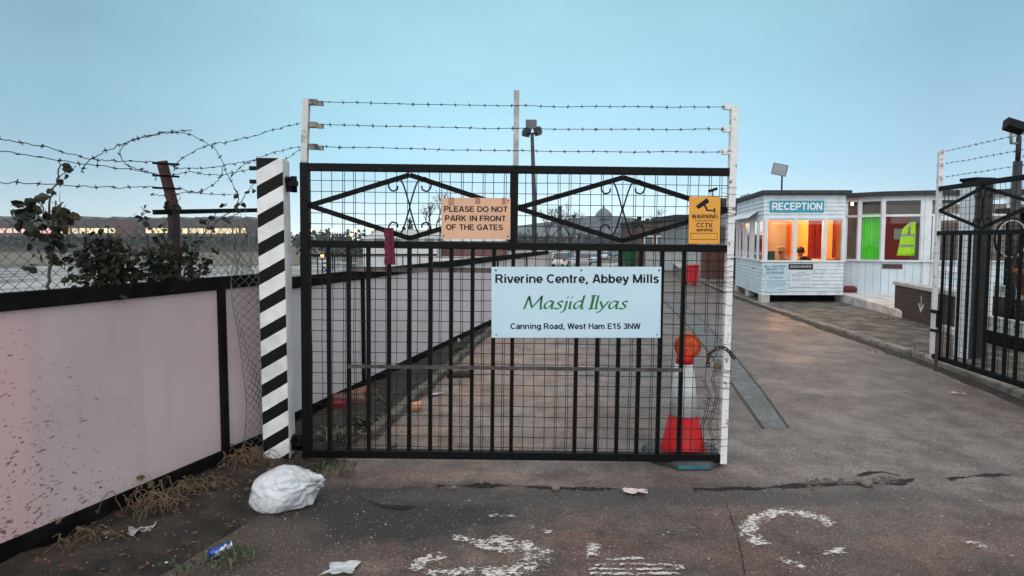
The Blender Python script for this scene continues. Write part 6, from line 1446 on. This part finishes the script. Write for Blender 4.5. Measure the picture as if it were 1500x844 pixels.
# flat roofed brick building
y = 36; t = thing('brick_building', 'flat-roofed brown brick building left of the CCTV notice', 'building', (PX(936, y), y, 0)); x1 = PX(1006, y)-PX(936, y); zt = PZ(326, y)
MB().box((0, 0, -2), (x1, 6, zt)).build('wall', brick_wall_mat('brown_red_brickwork', (.115, .060, .044), (.085, .048, .036), (.11, .10, .09), 1), t); MB().box((-.15, -.15, zt), (x1+.1, 6.1, zt+.12)).build('roof', felt, t)
for px in (950, 968, 986):
    x = PX(px, y)-PX(936, y); f = MB().box((x-.3, -.04, .9), (x+.3, -.005, 1.8)).build('window', white, t); MB().box((x-.24, -.05, .96), (x+.24, -.042, 1.74)).build('pane', mat('dim_glass', (.1, .13, .14)), f)
y = 27; t = thing('gatehouse', 'grey gatehouse with a dark projecting flat roof behind the CCTV notice', 'building', (PX(1000, y), y, 0)); zt = PZ(322, y)
MB().box((0, 0, 0), (2.6, 4, zt)).build('wall', mat('grey_render', (.3, .3, .3)), t); MB().box((-.5, -.4, zt), (2.9, 4.3, zt+.22)).build('roof', felt, t)
for x in (.25, .8): MB().box((x, -.04, .95), (x+.35, -.005, 2.0)).build('window', mat('dim_glass', (.1, .13, .14)), t)
# lighting mast
y = 35; t = thing('lighting_mast', 'tall dark lighting mast with three floodlights beyond the gate', 'lighting mast', (PX(782, y), y, 0)); zt = PZ(196, y)
MB().tube([(.03, 0, -1.2), (.02, 0, zt*.5), (-.12, 0, zt)], [.17, .14, .10], 12).build('pole', mat('mast_paint', (.022, .022, .024), (.04, .038, .036), 3, .6), t)
MB().box((-.50, -.06, zt-.05), (.30, .06, zt+.06)).build('crossarm', black, t)
for (dx, dz, rz, ax_) in ((-.42, -.05, R(50), R(25)), (.24, .02, R(-60), R(20)), (-.14, .45, 0, 0)):
    Rm = Matrix.Rotation(rz, 3, 'Z') @ Matrix.Rotation(ax_, 3, 'X'); b = MB(); q = lambda v: Vector((-.05+dx*.9, -.1, zt+dz+.1))+Rm @ Vector(v); s_ = .33
    b.add([q(v) for v in ((-s_, 0, -s_*.8), (s_, 0, -s_*.8), (s_, 0, s_*.8), (-s_, 0, s_*.8), (-s_*.5, s_*.8, -s_*.4), (s_*.5, s_*.8, -s_*.4), (s_*.5, s_*.8, s_*.4), (-s_*.5, s_*.8, s_*.4))], [(0,1,2,3), (7,6,5,4), (0,4,5,1), (1,5,6,2), (2,6,7,3), (3,7,4,0)]); b.build('floodlight', mat('floodlight_grey', (.10, .10, .105), (.06, .06, .065), 4, .5), t)

# parked cars
def car(label, x, y, rz, paint, seed, scale=1.0, group='cars parked beyond the gate'):
    t = thing('parked_car', label, 'car', (x, y, terr(x, y)), rz, group)
    prof = [(-2.05, .32), (-2.1, .62), (-1.95, .86), (-1.25, .93), (1.05, .95), (2.0, .80), (2.1, .55), (2.05, .30)]
    def loft(pr, w0, w1, zs):
        b = MB(); n = len(pr); vs = []
        for s_ in (-1, 1):
            for x_, z in pr: vs.append((x_, s_*(w0 if z < zs else w1), z))
        b.add(vs, [tuple(range(n)), tuple(range(n, 2*n))[::-1]]+[(i, (i+1) % n, n+(i+1) % n, n+i) for i in range(n)]); return b
    pm = mat('car_paint_%s' % seed, paint, rough=.25)
    loft(prof, .84, .80, .7).build('body', pm, t, bevel=.06)
    cab = [(-1.75, .92), (-1.35, 1.40), (.25, 1.42), (1.0, .94)]; b = MB(); vs = []
    for s_ in (-1, 1):
        for x_, z in cab: vs.append((x_, s_*(.76 if z < 1 else .62), z))
    b.add(vs, [(0,1,2,3), (7,6,5,4)]+[(i, (i+1) % 4, 4+(i+1) % 4, 4+i) for i in range(4)]); b.build('windows', mat('car_glass', (.05, .065, .075), rough=.08), t)
    MB().box((-1.33, -.60, 1.405), (.22, .60, 1.45)).build('roof', pm, t, bevel=.02)
    for x_ in (-1.3, 1.3):
        for s_ in (-1, 1):
            w_ = MB().lathe([(.31, -.09), (.31, .09)], (x_, s_*.78, .31), 16, rx).build('wheel', ink, t); MB().lathe([(.19, -.095), (.19, .095)], (x_, s_*.78, .31), 12, rx).build('rim', galv, w_)
    for s_ in (-1, 1):
        MB().box((2.02, s_*.62-.16, .58), (2.10, s_*.62+.16, .72)).build('headlight', mat('headlight_glass', (.6, .62, .63), rough=.15), t); MB().box((-2.10, s_*.64-.14, .64), (-2.02, s_*.64+.14, .80)).build('tail_light', redp, t)
    return t
def gcar(px, py, label, rz, paint, seed):
    c = GT(px, py); car(label, c.x, c.y, rz, paint, seed)
gcar(462, 398, 'pale green small car parked nearest behind the hinge side of the gate', R(5), (.40, .44, .40), 1)
gcar(470, 386, 'white car parked furthest left behind the gate', R(10), (.62, .63, .62), 2)
gcar(490, 388, 'silver blue car parked left of the purple strap', R(8), (.34, .42, .46), 3)
gcar(512, 389, 'light silver car in the row left of the purple strap', R(-170), (.48, .50, .52), 4)
gcar(574, 386, 'teal car half hidden behind the purple strap', R(20), (.04, .20, .22), 5)
gcar(803, 381, 'white car parked left of the middle of the yard', R(75), (.64, .64, .62), 6)
gcar(828, 391, 'light silver estate car at the front of the row in the middle of the yard', R(65), (.55, .56, .57), 7)
gcar(856, 388, 'grey car in the crowded row in the middle of the yard', R(80), (.38, .39, .39), 8)
gcar(868, 385, 'pale blue car with its windscreen towards the gate', R(-95), (.42, .52, .56), 9)
gcar(884, 379, 'silver car right of the pale blue car', R(-100), (.50, .51, .51), 10)
gcar(898, 377, 'dark blue car nearest the green skip', R(-80), (.05, .09, .14), 11)
gcar(846, 377, 'cream car in the back row of the yard', R(85), (.62, .56, .46), 12)
gcar(726, 379, 'white car seen over the lilac hoarding', R(10), (.66, .66, .66), 13)
gcar(760, 381, 'dark red car seen over the far end of the lilac hoarding', R(60), (.32, .02, .02), 14)
# green skip
c = GT(927, 390); t = thing('skip', 'dark green skip standing in the yard right of the cars', 'skip', c)
b = MB(); w_ = .9; b.add([(-w_*.7, -.6, .12), (w_*.7, -.6, .12), (w_*.7, .6, .12), (-w_*.7, .6, .12), (-w_, -.75, 1.0), (w_, -.75, 1.0), (w_, .75, 1.0), (-w_, .75, 1.0)], [(0,3,2,1), (0,1,5,4), (1,2,6,5), (2,3,7,6), (3,0,4,7)]); ob = b.build('body', mat('skip_green', (.012, .12, .045), (.01, .085, .035), 4, .5), t); ob.modifiers.new('t', 'SOLIDIFY').thickness = .05
b = MB(); b.box((-w_-.05, -.8, .98), (w_+.05, -.72, 1.05)); b.box((-w_-.05, .72, .98), (w_+.05, .8, 1.05)); b.build('rim', mat('skip_green', (.012, .1, .04)), t)
for s_ in (-.5, .5): MB().lathe([(.08, -.03), (.08, .03)], (s_, -.5, .06), 10, ry).build('castor', ink, t)
# long low buildings and walls
y = 62; t = thing('white_shed', 'low white gabled shed left of the peach notice', 'building', (PX(532, y), y, 0)); x1 = PX(640, y)-PX(532, y); zt = PZ(350, y); zr = PZ(337, y)
b = MB(); b.box((0, 0, -4), (x1, 9, zt)); b.prism([(0, zt+.002), (1.6, zr), (x1-.4, zr), (x1, zt+.002)], (0, 0, 0), (1, 0, 0), (0, 0, 1), (0, .3, 0)); b.build('wall', mat('white_render', (.56, .57, .57), (.46, .47, .47), .8, .7), t)
b = MB(); b.add([(-.3, -.3, zt), (x1+.3, -.3, zt), (x1-.3, 4.5, zr+.05), (1.5, 4.5, zr+.05), (-.3, 9.3, zt), (x1+.3, 9.3, zt)], [(0,1,2,3), (3,2,5,4), (0,3,4), (1,5,2)]); b.build('roof', mat('pale_roof', (.40, .42, .44), (.30, .32, .34), 1, .6), t)
for k in range(4): MB().box((1.2+k*1.8, -.05, .9), (2.2+k*1.8, -.005, 1.7)).build('window', mat('dim_glass', (.1, .13, .14)), t)
y = 66; t = thing('brick_building', 'low dark red brick block with a white band behind the peach notice', 'building', (PX(618, y), y, 0)); x1 = PX(742, y)-PX(618, y); zt = PZ(341, y)
MB().box((0, 0, -4), (x1, 7, zt)).build('wall', brick_wall_mat('maroon_brickwork', (.17, .055, .05), (.13, .05, .045), (.15, .12, .11), 1), t); MB().box((-.2, -.2, zt), (x1+.2, 7.2, zt+.25)).build('roof', felt, t); MB().box((-.01, -.06, zt-.95), (x1, -.004, zt-.6)).build('white_band', white, t)
for k in range(8): MB().box((.5+k*1.15, -.06, .7), (1.1+k*1.15, -.004, 1.35)).build('window', mat('dim_glass', (.1, .13, .14)), t)
a = G(455, 377); y = 55; t = thing('barrier_rail', 'long black barrier rail across the yard left of the strap', 'barrier', (PX(440, y), y, 0)); l = PX(640, y)-PX(440, y)
zb_ = PZ(373.5, y); MB().box((0, -.05, zb_-.1), (l, .05, zb_+.1)).build('rail', black, t)
for k in range(9): MB().box((k*l/8-.05, -.04, -2.2), (k*l/8+.05, .04, zb_-.1)).build('post', black, t)
y = 46; t = low_wall('low white wall with a black lettered board beyond the lilac hoarding', (PX(620, y), y), (PX(716, y), y), .95, .2, mat('white_render', (.56, .57, .57)), z=-.8)
x = PX(648, y)-PX(620, y); MB().box((x-.7, -.13, .25), (x+.6, -.102, .62)).build('board', ink, t)
low_wall('pale grey block wall at the far end of the lilac hoarding', (PX(768, 30), 30), (PX(806, 38), 38), .75, .2, mat('grey_block', (.42, .42, .41), (.34, .34, .33), 2, .8))
y = 66; t = thing('pallet_stack', 'untidy stack of white pallets in the middle of the yard', 'pallets', (PX(812, y), y, terr(PX(812, y), y)))
for k in range(6):
    rr_ = random.Random(k); b = MB(); ox_ = rr_.uniform(-.2, .2)
    for j in range(6): b.box((ox_-1.3+j*.45, -.6, .16+k*.24), (ox_-.93+j*.45, .6, .20+k*.24))
    for j in range(3): b.box((ox_-1.3+j*1.1, -.6, .04+k*.24), (ox_-1.1+j*1.1, .6, .16+k*.24))
    b.build('pallet', mat('pale_timber', (.72, .69, .66), (.55, .52, .49), 5, .8), t)
# street lamps glowing far off
for i, (px, py, y, lab) in enumerate(((455, 337, 110, 'glowing orange street lamp furthest left behind the gate'), (487, 337, 110, 'left lamp of the close pair of glowing street lamps'), (494, 337, 118, 'right lamp of the close pair of glowing street lamps'), (520, 337.5, 112, 'glowing street lamp over the white shed gable'), (546, 335, 118, 'small glowing street lamp beside the diamond bar'), (515, 344, 80, 'low glowing lamp in front of the dark trees'), (472, 375, 48, 'low glowing orange lamp above the parked cars'), (92, 333, 112, 'bright white lamp in front of the lit depot'))):
    p = P(px, py, y); s_ = y/110; t = thing('street_lamp', lab, 'street lamp', (p.x, y, 0), 0, 'glowing lamps in the distance')
    MB().lathe([(.07, -6), (.05, p.z)], n=6).build('pole', black, t); MB().lathe([(0, -.32*s_), (.26*s_, -.2*s_), (.34*s_, 0), (.26*s_, .2*s_), (0, .28*s_)], (0, 0, p.z), 10).build('lamp_head', emis('street_glow', (1, .45, .18), 5) if i < 7 else emis('white_glow', (1, .75, .6), 5), t)
# depot with lit windows on the left
y = 350; X0, X1 = PX(-160, y), PX(375, y); t = thing('depot_building', 'long low dark depot with a row of warm lit windows across the field', 'building', (X0, y, 0))
zt = PZ(322, y); MB().box((0, 0, -6), (X1-X0, 14, zt)).build('wall', mat('depot_wall', (.075, .068, .062), (.055, .05, .047), .3, .8), t)
b = MB(); n = 22; l = X1-X0
for k in range(n): b.prism([(k*l/n, zt+.002), (k*l/n+l/n*.5, zt+1.5+1.0*random.random()), ((k+1)*l/n, zt+.002)], (0, -.3, 0), (1, 0, 0), (0, 0, 1), (0, 14, 0))
b.build('roof', mat('depot_roof', (.060, .062, .068), (.085, .085, .09), .4, .7), t)
zw0, zw1 = PZ(342.5, y), PZ(334.5, y); lit = emis('lit_window', (1, .70, .40), .62); litp = emis('lit_window_pink', (.9, .50, .40), .5)
for k in range(48):
    x = l*.02+k*l*.96/48; px = 750+(X0+x)/y*FPX
    if 178 < px < 205: continue
    MB().box((x, -.12, zw0+random.uniform(0, .5)), (x+l/48*(.62+.3*random.random()), -.01, zw1)).build('window', (lit if px > 105 else litp) if random.random() < .72 else emis('dim_window', (1, .66, .42), .22), t)
x = PX(186, y)-X0; MB().box((x-6.2, -.6, -6), (x+6.2, -.01, PZ(325, y))).build('stair_tower', mat('red_tower', (.11, .045, .042), (.085, .038, .036), .5, .8), t)
MB().box((0, -.14, zw0-1.5), (l, -.012, zw0-.6)).build('ledge', mat('ledge_brown', (.20, .14, .12), rough=.8), t)
# hedges and trees
def leaf_mass(b, rnd, c, rad, n, s_):
    for _ in range(n):
        v = Vector((rnd.gauss(0, 1), rnd.gauss(0, 1), rnd.gauss(0, 1))); v = v.normalized()*(rnd.random()**.4); q = Vector(c)+Vector((v.x*rad[0], v.y*rad[1], v.z*rad[2]))
        d = Vector((rnd.uniform(-1, 1), rnd.uniform(-1, 1), rnd.uniform(-1, 1))).normalized(); e = d.orthogonal().normalized(); f_ = s_*rnd.uniform(.6, 1.4)
        b.add([q-d*f_, q+e*f_*.7, q+d*f_, q-e*f_*.7], [(0,1,2,3)])
hedge_m = mat('far_foliage', (.020, .032, .030), (.050, .060, .045), .5, .8)
rnd = random.Random(101); b = MB()
for k in range(140):
    x = -360+k*1.9; leaf_mass(b, rnd, (x, 325+rnd.uniform(-5, 5), .2+rnd.uniform(0, 1.2)), (2.6, 3, 3.2+rnd.uniform(0, 1)), 30, 1.0)
tag(b.build('hedgerow', hedge_m, fixn=False), 'dark hedgerow below the lit depot', 'hedgerow', kind='stuff')
b = MB()
for k in range(52):
    x = PX(440, 240)+k*1.9; hh = 6.6+2.2*rnd.random(); leaf_mass(b, rnd, (x, 240+rnd.uniform(-6, 6), (hh+3)*.5-6), (2.2, 2.2, (hh+3)*.55), 60, .8)
for k in range(70):
    x = PX(736, 330)+k*1.5; hh = 6.6+2.6*rnd.random(); leaf_mass(b, rnd, (x, 330+rnd.uniform(-4, 4), (hh+3)*.5-6), (2.4, 2.4, (hh+3)*.55), 54, .85)
tag(b.build('tree_belt', hedge_m, fixn=False), 'dark belt of far trees along the back of the yard', 'trees', kind='stuff')
def bare_tree(label, px, y, h_, seed, conifer=False):
    rnd = random.Random(seed); t = thing('conifer_tree' if conifer else 'bare_tree', label, 'tree', (PX(px, y), y, terr(PX(px, y), y))); h_ -= terr(PX(px, y), y); b = MB()
    tips = []
    def br(p, d, l, r, k):
        e = p+d*l; b.tube([p, p.lerp(e, .5)+Vector((rnd.gauss(0, l*.03), 0, 0)), e], [r, r*.8, r*.6], 5, False)
        if k == 0: tips.append(e); return
        for _ in range(3 if k > 1 else 4):
            nd = (d+Vector((rnd.gauss(0, .45), rnd.gauss(0, .45), rnd.uniform(-.1, .3)))).normalized(); br(e, nd, l*rnd.uniform(.55, .8), r*.6, k-1)
    if conifer:
        b.tube([(0, 0, 0), (0, 0, h_*.95)], [h_*.02, h_*.005], 6)
    else: br(Vector((0, 0, 0)), Vector((0, 0, 1)), h_*.33, h_*.022, 4)
    b.build('trunk', mat('far_bark', (.030, .028, .028), (.05, .045, .04), 4, .9), t)
    b = MB()
    if conifer:
        for k in range(9): leaf_mass(b, rnd, (0, 0, h_*(.15+.09*k)), (h_*.2*(1-k/9.5), h_*.2*(1-k/9.5), h_*.07), 40, h_*.022)
    else:
        for e in tips: leaf_mass(b, rnd, e, (h_*.05,)*3, 3, h_*.008)
    b.build('crown', hedge_m, t, fixn=False)
bare_tree('dark conifer left of the peach notice', 601, 70, 4.6, 1, True); bare_tree('shorter conifer beside the dark conifer left of the peach notice', 592, 74, 3.6, 2, True)
bare_tree('thin bare tree rising left of the peach notice', 637, 80, 8.5, 3); bare_tree('bare tree just right of the lighting mast', 800, 95, 8.0, 4)
bare_tree('bare tree showing left of the far domed building', 838, 120, 9.5, 5); bare_tree('bare tree right of the second scroll', 946, 85, 6.5, 6); bare_tree('small bare tree beside the gatehouse roof', 975, 60, 4.8, 7)
# far domed building, shed roofs and chimneys
y = 420; t = thing('domed_building', 'far blue-grey pumping station with a central dome on the skyline', 'building', (PX(885, y), y, 0)); bl = mat('haze_tinted_stone', (.16, .19, .21), (.13, .16, .18), .2, .8)  # blue of distant haze is painted into the wall and roof colours
k_ = y/850; MB().box((-75*k_, 0, -6), (68*k_, 20, PZ(327, y))).build('wall', bl, t)
MB().prism([(-75*k_, 0), (-62*k_, 5*k_), (-40*k_, 8*k_), (0, 11*k_), (40*k_, 8*k_), (68*k_, 0)], (0, -.5, PZ(327, y)+.01), (1, 0, 0), (0, 0, 1), (0, 20, 0)).build('roof', mat('haze_tinted_slate', (.11, .14, .16), (.09, .12, .14), .3, .6), t)
MB().lathe([(13*k_, 0), (13*k_, 5*k_), (11*k_, 10*k_), (6*k_, 15*k_), (2*k_, 17*k_), (1.5*k_, 20*k_), (0, 21*k_)], (0, 4, PZ(327, y)+5*k_), 20).build('dome', mat('haze_tinted_slate', (.1, .13, .15)), t)
for q in (-50, -28, 24, 46): MB().box((q*k_-4*k_, -.6, PZ(340, y)), (q*k_+4*k_, -.05, PZ(331, y))).build('window', mat('far_window', (.07, .085, .095), rough=.4), t)
for (px, py, y, lab) in ((820.5, 302, 190, 'slim dark chimney on the skyline right of the lighting mast'), (840.5, 315, 185, 'shorter dark chimney on the skyline')):
    p = P(px, py, y); t = thing('chimney', lab, 'chimney', (p.x, y, 0)); MB().lathe([(.7, -6), (.55, p.z-.6)], n=10).build('stack', mat('dark_chimney', (.05, .05, .055), (.07, .07, .07), 1, .8), t); MB().lathe([(.68, p.z-.6), (.68, p.z)], n=10).build('crown_ring', felt, t)
y = 380; t = thing('warehouse', 'wide pale blue warehouse low on the skyline right of the mast', 'building', (PX(758, y), y, 0)); MB().box((0, 0, -6), (PX(862, y)-PX(758, y), 15, PZ(331, y))).build('wall', mat('haze_tinted_cladding', (.20, .24, .26), (.17, .21, .23), .2, .7), t); MB().prism([(0, 0), (23, 3.0), (PX(862, y)-PX(758, y), 0)], (0, -.3, PZ(331, y)+.01), (1, 0, 0), (0, 0, 1), (0, 15, 0)).build('roof', mat('haze_tinted_slate', (.1, .13, .15)), t)  # wall and roof colours carry painted haze blue as well
# far lamps / signals on the skyline, right
for px, py, y, lab in ((936, 318, 70, 'signal post with two lamps on the skyline right of the second scroll'), (948, 321, 78, 'second signal post on the skyline near the gatehouse')):
    p = P(px, py, y); t = thing('signal_post', lab, 'signal', (p.x, y, 0)); MB().lathe([(.07, -4), (.06, p.z)], n=6).build('pole', black, t); MB().cbox((0, -.1, p.z-.15), (.5, .3, .45)).build('lamp_head', black, t); MB().cbox((-.35, -.1, p.z-.45), (.4, .25, .35)).build('lamp_head', black, t)

# ------------------------------------------------------------------ damp winter air between here and the skyline
b = MB(); b.box((-720, -70, -8), (720, 830, 40)); hz = b.build('haze', bpy.data.materials.new('haze_air')); tag(hz, kind='stuff', label='thin damp haze over the yard', cat='haze')
hm = hz.data.materials[0]; hm.use_nodes = True; t_ = hm.node_tree; t_.nodes.clear(); o_ = N(t_, 'ShaderNodeOutputMaterial'); v_ = N(t_, 'ShaderNodeVolumePrincipled')
v_.inputs['Density'].default_value = .00025; v_.inputs['Color'].default_value = (.90, .96, 1, 1); v_.inputs['Anisotropy'].default_value = .2
t_.links.new(v_.outputs[0], o_.inputs['Volume'])
